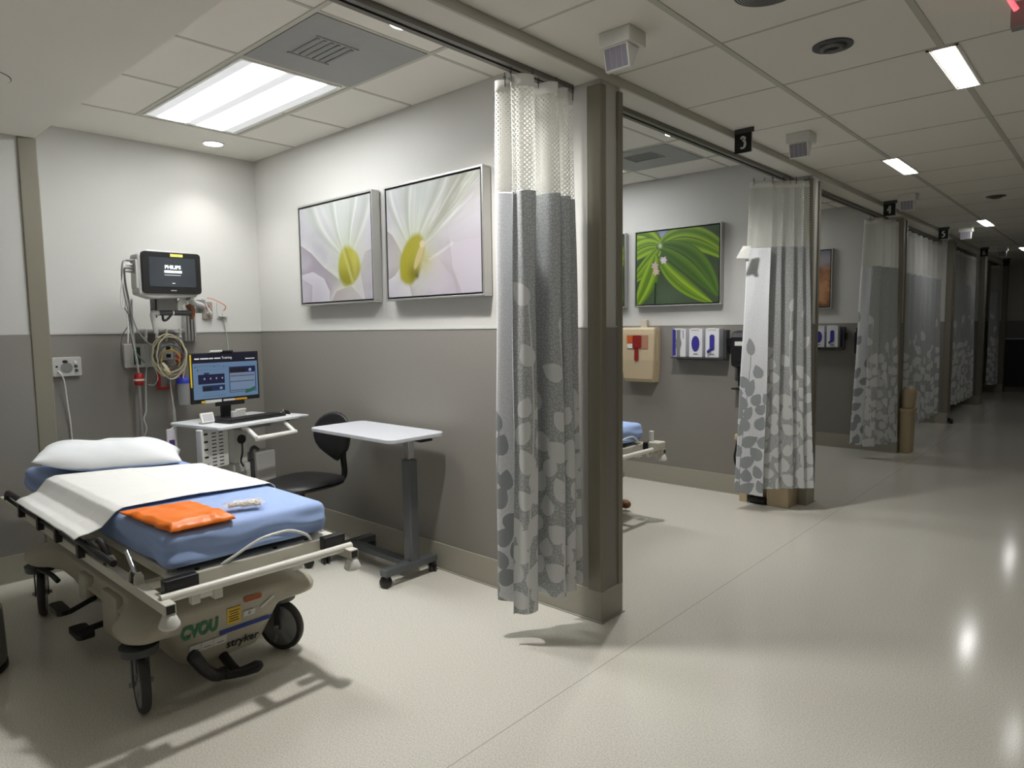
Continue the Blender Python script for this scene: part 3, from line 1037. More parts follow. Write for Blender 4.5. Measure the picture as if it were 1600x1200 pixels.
# ================================================================== rolling chair
m_vinyl = mat('black_vinyl', srgb(26, 26, 27), 0.42, bump=0.1, scale=60)
def rolling_chair():
    c0 = V((-3.86, 2.25, 0))
    t = thing('rolling_chair', 'black rolling chair tucked behind the overbed table', 'chair', c0)
    f = V((0.25, -0.97, 0)).normalized(); s = V((-f.y, f.x, 0))
    nu, nv = 28, 28
    def top(u, v):
        r = math.sqrt(u * u + v * v)
        return 0.5
    g = G()
    rows_t, rows_b = [], []
    for i in range(nu + 1):
        a = 2 * math.pi * i / nu
        ct, rt, rb = [], [], []
        for j in range(nv + 1):
            r = j / nv
            ex = 1.0 / (abs(math.cos(a)) ** 3 + abs(math.sin(a)) ** 3) ** (1 / 3)
            x, y = r * math.cos(a) * ex, r * math.sin(a) * ex
            y *= 1.0 - 0.12 * x
            e = (1 - r ** 4) ** 0.5
            z = 0.485 + 0.028 * e - 0.022 * max(0, 1 - r) * (1 - 0.6 * x) - 0.04 * max(0, x - 0.55) ** 1.5 + 0.012 * max(0, -x - 0.5)
            p = c0 + f * x * 0.235 + s * y * 0.225
            rt.append(V((p.x, p.y, z)))
            rb.append(V((p.x, p.y, 0.478 - 0.035 * e)))
        rows_t.append(rt); rows_b.append(rb)
    g.grid(rows_t); g.grid(rows_b)
    so = build('seat', g, m_vinyl, t)
    bm = bmesh.new(); bm.from_mesh(so.data); bmesh.ops.remove_doubles(bm, verts=bm.verts, dist=1e-4); bmesh.ops.recalc_face_normals(bm, faces=bm.faces); bm.to_mesh(so.data); bm.free()
    # backrest: fan shape, curved, padded
    b0 = c0 + V((0.012, 0.268, 0.745))
    fb, bb = [], []
    for i in range(25):
        a = 2 * math.pi * i / 24
        r1, r2 = [], []
        for j in range(15):
            r = j / 14
            x, z = r * math.cos(a), r * math.sin(a)
            wd = 0.17 * (0.78 + 0.30 * (z * 0.5 + 0.5)) if z > -0.45 else 0.17 * (0.78 + 0.30 * 0.275) * (1 - 0.62 * ((-z - 0.45) / 0.55))
            p = b0 + s * x * wd + V((0, 0, z * 0.165)) + f * (0.045 * x * x + 0.012)
            e = (1 - r ** 4) ** 0.5
            r1.append(p + f * 0.022 * e); r2.append(p - f * 0.022 * e)
        fb.append(r1); bb.append(r2)
    g = G(); g.grid(fb); g.grid(bb)
    bo = build('backrest', g, m_vinyl, t)
    bm = bmesh.new(); bm.from_mesh(bo.data); bmesh.ops.remove_doubles(bm, verts=bm.verts, dist=1e-4); bmesh.ops.recalc_face_normals(bm, faces=bm.faces); bm.to_mesh(bo.data); bm.free()
    g = G()
    q = c0 + V((0.025, 0.298, 0))
    g.tube([c0 - f * 0.05 + V((0, 0, 0.445)), c0 + V((0.03, 0.2, 0.445)), q + V((0, 0, 0.475)), q + V((0, 0, 0.60)), q + V((0, 0, 0.70))], 0.02, n=12)
    build('back_stem', g, m_black, t)
    g = G()
    g.obox(c0 + V((0, 0, 0.436)), f * 0.09, s * 0.07, V((0, 0, 0.012)))
    g.bar(c0 + V((0, 0, 0.43)) - s * 0.05, c0 + V((0, 0, 0.42)) - s * 0.16, 0.012, 0.01)
    build('tilt_plate', g, m_black, t)
    g = G()
    g.cyl(c0 + V((0, 0, 0.10)), c0 + V((0, 0, 0.28)), 0.028, n=20); g.cyl(c0 + V((0, 0, 0.28)), c0 + V((0, 0, 0.43)), 0.016, n=16)
    build('gas_lift', g, m_black, t)
    for k in range(5):
        a = math.radians(72 * k + 48)
        d = V((math.cos(a), math.sin(a), 0))
        g = G()
        g.tube([c0 + V((0, 0, 0.105)), c0 + d * 0.13 + V((0, 0, 0.095)), c0 + d * 0.235 + V((0, 0, 0.072))], 0.02, n=10, radii=[0.026, 0.02, 0.015])
        build('base_arm', g, m_black, t)
        p = c0 + d * 0.235
        small_caster(t, p.x, p.y, 0.026, 72 * k + 116)
rolling_chair()

# ================================================================== computer cart
m_cart = mat('cart_white', srgb(222, 224, 226), 0.35)
CA = V((0.978, 0.207, 0)).normalized(); CB = V((-CA.y, CA.x, 0)); CC = V((-4.335, 2.075, 0)); ZT = 0.87
UP = V((0, 0, 1))
def cp(a, b, z):
    p = CC + CA * a + CB * b
    return V((p.x, p.y, z))
def computer_cart():
    t = thing('computer_cart', 'white rolling computer cart between the head wall and the rolling chair', 'cart', CC)
    g = G()
    slab(g, cp(0, 0, ZT - 0.02), CA, CB, UP, 0.50, 0.64, 0.02, 0.03)
    build('worktop', g, m_cart, t, bevel=0.005)
    g = G()
    slab(g, cp(0.10, 0.345, ZT - 0.018), CA, CB, UP, 0.24, 0.16, 0.008, 0.02)
    build('mouse_tray', g, m_cart, t)
    build('tray_latch', G().obox(cp(0.06, 0.29, ZT - 0.042), CA * 0.05, CB * 0.05, UP * 0.008), m_black, t)
    g = G()
    g.box(CC.x - 0.045, CC.x + 0.045, CC.y - 0.06, CC.y + 0.06, 0.10, 0.58)
    build('column', g, m_ltgrey, t, bevel=0.012)
    build('inner_column', G().box(CC.x - 0.032, CC.x + 0.032, CC.y - 0.045, CC.y + 0.045, 0.58, ZT - 0.03), m_white, t, bevel=0.006)
    build('under_frame', G().obox(cp(0.02, 0, ZT - 0.035), CA * 0.16, CB * 0.12, UP * 0.014), m_grey, t)
    for b in (-0.10, 0.20):
        build('handle_bracket', G().tube([cp(0.12, b, ZT - 0.03), cp(0.22, b, ZT - 0.04), cp(0.315, b, ZT - 0.095)], 0.014, n=10), m_white, t)
    build('handle_bar', G().tube([cp(0.315, -0.11, ZT - 0.095), cp(0.315, 0.21, ZT - 0.095)], 0.0165, n=14, smooth_path=False), m_white, t)
    # slotted power module
    c = cp(0.06, -0.235, 0.72)
    pw = build('power_module', G().obox(c, CA * 0.03, CB * 0.095, UP * 0.125), m_white, t, bevel=0.008)
    for col_, (b, w, h, n, dz) in enumerate(((-0.066, 0.013, 0.006, 5, 0.048), (-0.010, 0.015, 0.003, 10, 0.0225), (0.040, 0.015, 0.003, 10, 0.0225))):
        for i in range(n):
            p = c + CB * b + CA * 0.0305 + UP * (0.095 - i * dz)
            build('vent_slot', G().obox(p, CA * 0.0012, CB * w, UP * h), m_black, pw)

    g = G()
    g.cyl(cp(0.075, -0.035, 0.745), cp(0.085, -0.035, 0.745), 0.03, n=20)
    g.tube([cp(0.085, -0.035, 0.72), cp(0.095, -0.045, 0.66), cp(0.085, -0.05, 0.60), cp(0.09, -0.03, 0.56)], 0.006, n=8)
    build('power_plug', g, m_black, t)
    build('plug_tag', G().obox(cp(0.10, -0.02, 0.565), CA * 0.003, CB * 0.02, UP * 0.022), m_paper, t, label='white paper tag on the cord')
    bx = build('storage_box', G().obox(cp(0.02, 0.155, 0.53), CA * 0.06, CB * 0.078, UP * 0.105), m_ltgrey, t, bevel=0.008)
    g = G()
    g.tube([cp(0.05, 0.065, 0.60), cp(0.05, 0.06, 0.655), cp(0.05, 0.085, 0.672), cp(0.05, 0.115, 0.65)], 0.012, n=10)
    g.obox(cp(0.045, 0.068, 0.52), CA * 0.012, CB * 0.02, UP * 0.07)
    build('scanner_cord', g, m_dgrey, t)
    build('base_plate', G().obox(cp(0.02, 0, 0.085), CA * 0.23, CB * 0.05, UP * 0.018), m_ltgrey, t, bevel=0.01)
    build('base_plate', G().obox(cp(0.02, 0, 0.085), CA * 0.05, CB * 0.25, UP * 0.017), m_ltgrey, t, bevel=0.01)
    for a, b in ((0.22, 0), (-0.19, 0), (0.02, 0.23), (0.02, -0.23)):
        p = cp(a, b, 0)
        small_caster(t, p.x, p.y, 0.03, 20)
computer_cart()

def screen_print(nu, nv, fn):
    u, v = np.meshgrid(np.linspace(0, 1, nu), np.linspace(0, 1, nv), indexing='ij')
    return u, v, fn(u, v)
def computer_monitor():
    a = math.radians(5)
    n = V((math.cos(a), math.sin(a), 0)); r = V((-n.y, n.x, 0))
    c = V((-4.40, 2.048, 1.147))
    W, H = 0.476, 0.325
    t = thing('computer_monitor', 'computer monitor showing a blue training slide on the cart', 'monitor', (c.x, c.y, ZT))
    P = c
    g = G().obox(P - n * 0.014, n * 0.013, r * W / 2, UP * H / 2)
    build('casing', g, m_black, t, bevel=0.004)
    def img(u, v):
        C = np.zeros(u.shape + (3,))
        def fill(m, col):
            C[m] = srgb(*col)[:3]
        R = lambda a, b, c_, d: (u >= a) & (u <= b) & (v >= c_) & (v <= d)
        C[:] = srgb(118, 150, 186)[:3]
        fill(R(0, 1, 0.80, 1), (8, 8, 42))
        for k in range(2):
            fill(R(0.03, 0.40 + 0.15 * k, 0.735 - 0.035 * k, 0.745 - 0.035 * k) & (np.sin(u * 180 + k) > -0.5), (74, 98, 140))
        fill(R(0.03, 0.05, 0.705, 0.72), (40, 50, 110)); fill(R(0.31, 0.33, 0.705, 0.72), (40, 50, 110)); fill(R(0.45, 0.47, 0.705, 0.72), (40, 50, 110))
        fill(R(0.06, 0.48, 0.645, 0.655), (80, 104, 142)); fill(R(0.065, 0.078, 0.63, 0.66), (40, 70, 60))
        fill(R(0.07, 0.47, 0.33, 0.55), (10, 12, 66)); fill(R(0.16, 0.24, 0.55, 0.585), (44, 58, 110))
        for cx in (0.165, 0.255, 0.345, 0.435):
            fill((((u - cx) / 0.013) ** 2 + ((v - 0.45) / 0.022) ** 2) < 1, (170, 180, 200))
        fill(R(0.13, 0.47, 0.17, 0.30), (14, 40, 86)); fill(R(0.14, 0.27, 0.18, 0.26), (8, 14, 30))
        fill((((u - 0.41) / 0.022) ** 2 + ((v - 0.225) / 0.03) ** 2) < 1, (150, 176, 206))
        fill(R(0.13, 0.47, 0.055, 0.065), (50, 74, 96)); fill(R(0.15, 0.40, 0.115, 0.122), (92, 122, 146))
        fill(R(0.54, 0.97, 0.10, 0.69), (52, 74, 116)); fill(R(0.552, 0.958, 0.11, 0.685), (132, 156, 188))
        fill(R(0.552, 0.958, 0.545, 0.685), (16, 26, 76)); fill(R(0.56, 0.80, 0.55, 0.64), (8, 12, 22))
        fill((((u - 0.88) / 0.024) ** 2 + ((v - 0.60) / 0.035) ** 2) < 1, (170, 186, 214))
        for y in (0.465, 0.34, 0.135):
            fill(R(0.555, 0.945, y, y + 0.014), (22, 30, 58))
        fill(R(0.552, 0.955, 0.49, 0.54), (140, 150, 180)); fill(R(0.552, 0.955, 0.36, 0.43), (138, 158, 182))
        d = v - (0.05 + 0.30 * np.clip(u - 0.79, 0, 1) + 1.1 * np.clip(u - 0.87, 0, 1) ** 1.4)
        fill((u > 0.79) & (u < 0.955) & (d > 0) & (d < 0.085 - 0.1 * np.abs(u - 0.87)), (36, 112, 92))
        return C
    sw, sh = W - 0.024, H - 0.036
    u, v, C = screen_print(230, 150, img)
    p0 = P - r * sw / 2 - UP * (sh / 2 - 0.010) + n * 0.0006
    PP = np.array(p0)[None, None] + u[..., None] * np.array(r) * sw + v[..., None] * np.array(UP) * sh
    sc = sheet('screen', PP, [attr_mat('slide_screen', 0.25, 0.33)], t, colour=C)
    w = emis('slide_text', 0.14, (0.75, 0.78, 0.9, 1))
    lettering('Training', 0.022, p0 + r * sw * 0.435 + UP * sh * 0.905 + n * 0.0006, r, UP, w, sc, depth=0.0001)
    tm = emis('slide_title', 0.09, (0.6, 0.62, 0.8, 1))
    for a0, b0, z0, h in ((0.03, 0.10, 0.90, 0.004), (0.115, 0.235, 0.90, 0.004), (0.245, 0.31, 0.90, 0.004), (0.325, 0.42, 0.90, 0.004), (0.81, 0.96, 0.865, 0.0025)):
        build('title_bar', G().obox(p0 + r * sw * (a0 + b0) / 2 + UP * sh * z0 + n * 0.0007, n * 0.0001, r * sw * (b0 - a0) / 2, UP * h), tm, sc)
    build('sticky_strip', G().obox(P - r * W * 0.5 + UP * 0.05 + n * 0.0, n * 0.001, r * 0.005, UP * 0.105), m_yel, t, label='yellow tape along the left edge')
    for k, (b, w_, m_) in enumerate(((-0.163, 0.016, m_yel), (-0.100, 0.058, m_paper), (0.012, 0.042, m_paper), (0.095, 0.045, mat('amber_tape', srgb(224, 168, 50), 0.5)))):
        build('tape_label', G().obox(P + r * b - UP * (H / 2 - 0.010) + n * (0.0015), n * 0.001, r * w_, UP * (0.0095 if k == 1 else 0.006)), m_, t)
    build('webcam', G().obox(P + r * 0.005 + UP * (H / 2 + 0.006), n * 0.012, r * 0.045, UP * 0.007), m_black, t, bevel=0.004)
    build('badge_clip', G().obox(P - r * 0.075 + UP * (H / 2 + 0.008) + n * 0.01, n * 0.012 + UP * 0.003, r * 0.042, UP * 0.006), m_white, t, bevel=0.002, label='bright white clip on the top edge')
    g = G()
    g.box(c.x - 0.05, c.x - 0.02, c.y - 0.03, c.y + 0.03, ZT + 0.01, c.z - 0.05)
    slab(g, (c.x - 0.01, c.y, ZT + 0.0005), (1, 0, 0), (0, 1, 0), UP, 0.18, 0.22, 0.012, 0.02)
    g.obox(P - UP * (H / 2 + 0.012) - n * 0.005 + r * 0.02, n * 0.008, r * 0.10, UP * 0.014)
    build('stand', g, m_black, t)
computer_monitor()

def keyboard():
    c = cp(0.105, 0.03, ZT + 0.0005)
    g = G()
    slab(g, c, CA, CB, UP, 0.15, 0.45, 0.014, 0.008)
    t = thing('keyboard', 'black computer keyboard on the white cart in front of the monitor', 'keyboard', c)
    build('case', g, m_black, t, bevel=0.003)
    g = G()
    for i in range(5):
        for j in range(18):
            g.obox(c + CA * (0.052 - i * 0.024) + CB * (-0.205 + j * 0.0241) + UP * 0.017, CA * 0.009, CB * 0.0095, UP * 0.004)
    build('keys', g, m_rubber, t)
keyboard()
def mouse():
    c = cp(0.06, 0.335, ZT - 0.0095)
    t = thing('computer_mouse', 'black computer mouse at the right end of the white cart', 'mouse', c)
    g = G().ell(c, (0.032, 0.05, 0.034), nu=28, nv=12, z0=0.0)
    build('shell', g, m_black, t)
    build('wheel', G().cyl(c + V((0.008, -0.012, 0.031)), c + V((0.008, -0.006, 0.031)), 0.007, n=14), m_ltgrey, t)
mouse()
def desk_clock():
    c = cp(0.02, -0.235, ZT + 0.0005)
    t = thing('desk_timer', 'small white desk timer at the left corner of the cart', 'timer', c)
    n = (CA * 0.95 + UP * 0.31).normalized(); r = CB; u = n.cross(r)
    if u.z < 0: u = -u
    m = c + UP * 0.036
    build('case', G().obox(m, n * 0.008, r * 0.046, u * 0.032), m_white, t, bevel=0.004)
    build('display', G().obox(m + n * 0.0086, n * 0.0008, r * 0.034, u * 0.022), mat('lcd_grey', srgb(196, 196, 200), 0.2), t)
    build('stand_foot', G().obox(c - CA * 0.02 + UP * 0.005, CA * 0.025, CB * 0.03, UP * 0.0045), m_white, t)
desk_clock()
gauze = thing('storage_tub', 'small cloudy white tub under the computer monitor', 'tub', cp(0.02, -0.0, ZT))
build('body', G().obox(cp(0.015, 0.0, ZT + 0.035), CA * 0.012, CB * 0.05, UP * 0.022), mat('cloudy_plastic', srgb(206, 208, 206), 0.3), gauze, bevel=0.004)
build('lid', G().obox(cp(0.015, 0.02, ZT + 0.061), CA * 0.014, CB * 0.035, UP * 0.005), m_white, gauze, bevel=0.003)
# ================================================================== framed pictures
def fbm(u, v, s, seed=0.0):
    """cheap vectorised value noise"""
    out = np.zeros_like(u)
    for k, (f, a) in enumerate(((1, .55), (2.1, .28), (4.3, .17))):
        x, y = u * s * f + 17.3 * k + seed, v * s * f + 9.1 * k + seed * 1.7
        xi, yi = np.floor(x), np.floor(y)
        fx, fy = x - xi, y - yi
        fx, fy = fx * fx * (3 - 2 * fx), fy * fy * (3 - 2 * fy)
        h = lambda a_, b_: np.modf(np.abs(np.sin(a_ * 127.1 + b_ * 311.7) * 43758.5453))[0]
        out += a * ((h(xi, yi) * (1 - fx) + h(xi + 1, yi) * fx) * (1 - fy) + (h(xi, yi + 1) * (1 - fx) + h(xi + 1, yi + 1) * fx) * fy)
    return out
def blend(C, col, a):
    c = np.array(srgb(*col)[:3])
    a = np.clip(a, 0, 1)[..., None]
    C[:] = C * (1 - a) + c * a
def sm(e0, e1, x):
    t = np.clip((x - e0) / (e1 - e0), 0, 1)
    return t * t * (3 - 2 * t)

def flower(kind):
    def f(u, v):
        cx, cy = (0.70, 0.36) if kind == 1 else (0.30, 0.36)
        asp = 1.25
        dx, dy = (u - cx) * asp, v - cy
        r = np.sqrt(dx * dx + dy * dy); th = np.arctan2(dy, dx)
        C = np.zeros(u.shape + (3,)); C[:] = srgb(206, 200, 212)[:3]
        n = fbm(u, v, 4, kind)
        blend(C, (186, 178, 192), 0.8 * sm(0.45, 0.8, n))
        streak = fbm(th * 3.2 + 10, r * 0.6, 2.4, kind)
        up = np.exp(-((th - (1.75 if kind == 1 else 1.35)) / 0.85) ** 2)
        blend(C, (214, 222, 212), up * 0.75)
        blend(C, (176, 186, 166), up * sm(0.50, 0.8, streak) * 0.35)
        blend(C, (236, 240, 234), up * sm(0.45, 0.2, streak) * 0.5)
        ribs = ((2.35, .05), (1.95, .03), (1.42, .03), (1.05, .06)) if kind == 1 else ((2.0, .03), (1.62, .035), (1.02, .035), (0.62, .05))
        for k, (t0, w) in enumerate(ribs):
            d = th - t0 - 0.10 * np.sin(r * 4 + k)
            blend(C, (240, 243, 238), 0.75 * np.exp(-(d / w) ** 2) * sm(0.08, 0.2, r))
            blend(C, (164, 172, 152), 0.45 * np.exp(-((d - 0.10) / (w * 1.8)) ** 2) * sm(0.1, 0.25, r))
        if kind == 2:
            blend(C, (164, 164, 138), 0.75 * np.exp(-((th - 0.72) / 0.24) ** 2) * sm(0.1, 0.3, r) * sm(0.25, 0.6, fbm(th * 9, r, 3, 8)))
        # folds of the lower petals
        def poly(pts):
            d = np.full(u.shape, 9.0); sg = np.zeros(u.shape)
            for (ax_, ay_), (bx_, by_) in zip(pts, pts[1:]):
                ex_, ey_ = bx_ - ax_, by_ - ay_
                t = np.clip(((u - ax_) * ex_ + (v - ay_) * ey_) / (ex_ * ex_ + ey_ * ey_), 0, 1)
                q = np.hypot(u - ax_ - t * ex_, v - ay_ - t * ey_)
                m = q < d
                d[m] = q[m]; sg[m] = np.sign(ex_ * (v - ay_) - ey_ * (u - ax_))[m]
            return d, sg
        wob = 0.05 * (fbm(u, v, 7, 2) - 0.5)
        def fold(pts, dark, light, wd, wl, k=0.8):
            d, sg = poly(pts)
            d = np.abs(d + wob)
            blend(C, dark, k * np.exp(-(d / wd) ** 1.3) * (sg < 0))
            blend(C, light, k * np.exp(-(d / wl) ** 1.3) * (sg > 0))
        if kind == 1:
            fold([(-0.1, 0.68), (0.16, 0.52), (0.34, 0.36), (0.52, 0.24)], (158, 146, 158), (226, 230, 224), 0.16, 0.05)
            fold([(0.0, 0.30), (0.18, 0.32), (0.34, 0.24), (0.42, 0.10), (0.40, -0.1)], (228, 224, 234), (170, 158, 170), 0.16, 0.06)
            fold([(0.08, 0.22), (0.16, 0.18), (0.14, -0.1)], (176, 166, 182), (220, 214, 226), 0.09, 0.04, 0.6)
            fold([(0.40, -0.05), (0.52, 0.10), (0.72, 0.14), (0.86, 0.02), (0.90, -0.1)], (184, 170, 172), (224, 222, 214), 0.2, 0.04)
            fold([(1.1, 0.50), (0.92, 0.46), (0.84, 0.30), (0.90, 0.0)], (222, 216, 226), (182, 172, 184), 0.10, 0.09, 0.7)
        else:
            fold([(-0.1, 0.70), (0.06, 0.58), (0.16, 0.42), (0.20, 0.30)], (164, 150, 160), (222, 222, 220), 0.17, 0.05)
            fold([(-0.1, 0.12), (0.08, 0.20), (0.17, 0.30), (0.24, 0.12), (0.30, -0.1)], (230, 227, 238), (176, 162, 172), 0.16, 0.05)
            fold([(0.48, 0.32), (0.58, 0.36), (0.72, 0.43), (0.86, 0.45), (1.1, 0.44)], (198, 190, 198), (190, 184, 186), 0.22, 0.10, 0.6)
            blend(C, (238, 236, 238), 0.8 * np.exp(-(poly([(0.48, 0.32), (0.58, 0.36), (0.72, 0.43)])[0] / 0.012) ** 2))
            fold([(0.62, 0.26), (0.72, 0.14), (0.78, -0.1)], (206, 196, 204), (186, 180, 170), 0.14, 0.05, 0.6)
            fold([(0.70, 0.40), (0.72, 0.22), (0.80, 0.02)], (176, 166, 176), (210, 202, 210), 0.08, 0.10, 0.5)
        # greenish glow round the throat
        blend(C, (208, 216, 168), 0.7 * np.exp(-(r / 0.27) ** 2))
        # yellow throat
        ex, ey = dx, dy + 0.02
        if kind == 1:
            q = np.sqrt((ex / 0.185) ** 2 + (ey / (0.20 - 0.25 * np.clip(ex, -0.1, 0.1))) ** 2) + 0.18 * (fbm(u, v, 7, 5) - 0.5)
            a = sm(1.12, 0.80, q)
            blend(C, (186, 182, 60), a)
            blend(C, (150, 146, 18), a * sm(0.06, -0.14, ey))
            blend(C, (206, 200, 118), a * 0.8 * np.exp(-((ex + 0.02 + 0.45 * ey) / 0.022) ** 2))
            blend(C, (150, 140, 50), a * 0.6 * np.exp(-((ex - 0.03 + 0.45 * ey) / 0.016) ** 2))
            blend(C, (206, 198, 100), a * 0.5 * np.exp(-((ex - 0.10) / 0.05) ** 2))
        else:
            q = np.sqrt(((ex + 0.02 - 0.25 * ey) / 0.17) ** 2 + ((ey + 0.01) / 0.24) ** 2) + 0.18 * (fbm(u, v, 7, 5) - 0.5)
            a = sm(1.1, 0.82, q)
            blend(C, (172, 166, 38), a)
            blend(C, (126, 120, 10), a * np.exp(-((ex - 0.02) / 0.10) ** 2 - ((ey + 0.14) / 0.09) ** 2))
            blend(C, (196, 190, 140), 0.85 * np.exp(-((ex - 0.16) / 0.10) ** 2 - ((ey + 0.03) / 0.10) ** 2))
            blend(C, (150, 146, 70), 0.5 * sm(0.5, 0.7, fbm(th * 14, r * 2, 3, 4)) * np.exp(-((ex - 0.12) / 0.12) ** 2 - ((ey + 0.06) / 0.10) ** 2))
            qq = np.sqrt(((ex - 0.07 - 0.55 * ey) / 0.045) ** 2 + ((ey - 0.02) / 0.13) ** 2)
            blend(C, (206, 188, 132), sm(1.05, 0.75, qq))
            blend(C, (222, 206, 172), sm(1, 0.6, np.sqrt(((ex - 0.13) / 0.045) ** 2 + ((ey - 0.12) / 0.04) ** 2)))
            blend(C, (70, 64, 8), 0.75 * np.exp(-((ex - 0.05) / 0.025) ** 2 - ((ey + 0.16) / 0.025) ** 2))
        return C * 0.66
    return f

def leaves_print(u, v):
    C = np.zeros(u.shape + (3,)); C[:] = srgb(58, 74, 50)[:3]
    blend(C, (92, 104, 118), 0.9 * np.exp(-((u - 0.45) / 0.25) ** 2 - ((v - 0.95) / 0.25) ** 2))
    blend(C, (148, 152, 190), 0.9 * np.exp(-((u - 0.33) / 0.08) ** 2 - ((v - 0.93) / 0.12) ** 2))
    blend(C, (80, 96, 74), 0.8 * np.exp(-((u - 0.40) / 0.25) ** 2 - ((v - 0.10) / 0.22) ** 2))
    def leaf(p0, p1, p2, w, c1, c2, n, ph=0.0):
        best = np.full(u.shape, 9.0); sg = np.zeros(u.shape); tt = np.zeros(u.shape)
        for k in range(61):
            t = k / 60
            x = (1 - t) ** 2 * p0[0] + 2 * t * (1 - t) * p1[0] + t * t * p2[0]
            y = (1 - t) ** 2 * p0[1] + 2 * t * (1 - t) * p1[1] + t * t * p2[1]
            tx = 2 * (1 - t) * (p1[0] - p0[0]) + 2 * t * (p2[0] - p1[0]); ty = 2 * (1 - t) * (p1[1] - p0[1]) + 2 * t * (p2[1] - p1[1])
            d = np.hypot(u - x, v - y)
            m = d < best
            best[m] = d[m]; sg[m] = np.sign((u - x) * -ty + (v - y) * tx)[m]; tt[m] = t
        ww = w * np.sin(np.pi * np.clip(tt * 0.93 + 0.05, 0, 1)) ** 0.7 + 0.004
        q = sg * best / ww
        ins = sm(1.03, 0.95, np.abs(q))
        band = 0.5 + 0.5 * np.sin(q * n + ph)
        base = np.zeros(u.shape + (3,)); base[:] = srgb(*c1)[:3]
        blend(base, c2, band * 0.9)
        blend(base, (44, 62, 18), 0.85 * np.exp(-((np.abs(q) - 0.02) / 0.05) ** 2) + 0.5 * sm(0.8, 1.0, np.abs(q)))
        C[:] = C * (1 - ins[..., None]) + base * ins[..., None]
    N = (0.30, 0.79)
    g1, g2, d1, d2 = (146, 178, 44), (82, 118, 26), (60, 92, 30), (92, 126, 40)
    leaf(N, (0.02, 1.15), (-0.25, 0.85), 0.15, g2, g1, 9)
    leaf(N, (0.05, 0.90), (-0.20, 0.55), 0.13, d2, g1, 9, 1)
    leaf(N, (0.65, 1.08), (1.15, 0.52), 0.155, g2, g1, 7, 1.2)
    leaf(N, (0.16, 0.55), (-0.08, 0.30), 0.085, g2, g1, 7, 2)
    leaf((0.24, 0.66), (0.20, 0.35), (-0.02, -0.05), 0.105, g2, g1, 6)
    leaf((0.30, 0.62), (0.50, 0.26), (0.92, 0.0), 0.095, g2, g1, 5, 0.6)
    leaf(N, (0.68, 0.72), (0.98, 0.10), 0.165, d1, d2, 6, 2.4)
    blend(C, (196, 212, 178), np.exp(-((u - 0.30) / 0.022) ** 2 - ((v - 0.80) / 0.03) ** 2))
    blend(C, (26, 48, 14), sm(0.014, 0.008, np.abs(u - 0.238 - 0.02 * v)) * (v < 0.30))
    blend(C, (70, 84, 40), sm(0.009, 0.004, np.abs(u - 0.285 + 0.01 * np.sin(v * 20))) * (v > 0.25) * (v < 0.66))
    for (x, y, r, c) in ((0.345, 0.60, 0.065, (214, 198, 212)), (0.235, 0.53, 0.07, (190, 168, 158)), (0.25, 0.45, 0.065, (200, 176, 160))):
        d = np.hypot((u - x) * 1.2, v - y); a = np.arctan2(v - y, u - x)
        blend(C, c, sm(1.0, 0.6, d / (r * (0.55 + 0.45 * np.abs(np.cos(a * 3 + x * 9))))))
    for (x, y) in ((0.285, 0.24), (0.33, 0.29), (0.27, 0.14)):
        blend(C, (60, 84, 52), sm(0.018, 0.012, np.hypot(u - x, v - y)))
    return C
def canyon_print(u, v):
    C = np.zeros(u.shape + (3,)); C[:] = srgb(150, 104, 70)[:3]
    n = fbm(u, v, 6, 3)
    blend(C, (186, 138, 96), sm(0.45, 0.7, n)); blend(C, (112, 78, 58), sm(0.45, 0.3, n))
    blend(C, (150, 146, 150), sm(0.66, 0.78, v + 0.08 * (n - 0.5))); blend(C, (116, 118, 130), sm(0.85, 1.0, v))
    return C

def framed_picture(name_label, y, x0, x1, z0, z1, fn, res, t=0.045, rim=0.012, gap=0.022):
    """picture hung on a partition face (facing -y)"""
    o = thing('framed_picture', name_label, 'picture', ((x0 + x1) / 2, y, z0), 'silver framed nature pictures')
    d = t
    fr = G()
    Y0, Y1 = y - d, y - 0.001
    fr.box(x0, x1, Y0, Y1, z1 - rim, z1); fr.box(x0, x1, Y0, Y1, z0, z0 + rim)
    fr.box(x0, x0 + rim, Y0, Y1, z0 + rim, z1 - rim); fr.box(x1 - rim, x1, Y0, Y1, z0 + rim, z1 - rim)
    build('frame', fr, m_alu, o, bevel=0.0015)
    build('backing', G().box(x0 + rim, x1 - rim, y - 0.016, y - 0.012, z0 + rim, z1 - rim), m_dark, o, label='dark recess behind the canvas')
    a, b, c, e = x0 + gap, x1 - gap, z0 + gap, z1 - gap
    u, v, C = screen_print(res, int(res * (e - c) / (b - a)), fn)
    P = np.stack([a + u * (b - a), np.full_like(u, y - d + 0.004), c + v * (e - c)], -1)
    cv = build('canvas', G().box(a, b, y - d + 0.005, y - 0.016, c, e), m_dgrey, o)
    sheet('print', P, [attr_mat('printed_canvas', 0.45)], cv, colour=C)
    return o
framed_picture('left of the two framed white flower pictures, with the yellow throat at its right', 2.662, -4.376, -3.508, 1.617, 2.311, flower(1), 300, t=0.062)
framed_picture('right of the two white flower pictures, next to the gathered curtain', 2.662, -3.39, -2.546, 1.617, 2.303, flower(2), 300, t=0.062)
framed_picture('picture of green striped leaves above the glove boxes', PY[2] - 0.006, -3.398, -2.556, 1.614, 2.305, leaves_print, 240, t=0.05)
framed_picture('picture mostly hidden by the wall end, left of the green leaf picture', PY[2] - 0.006, -4.34, -3.50, 1.614, 2.305, leaves_print, 60)
framed_picture('orange brown landscape picture beyond the second curtain', PY[3] - 0.006, -3.35, -2.545, 1.612, 2.30, canyon_print, 90)

# ================================================================== head wall equipment
XW = XB + 0.006
def wall_plate(y, z, w, h, t=0.012, r=0.012, m=m_ltgrey, g=None, x=XW):
    g = g or G()
    return slab(g, (x, y, z), (0, 1, 0), UP, (1, 0, 0), w, h, t, r)

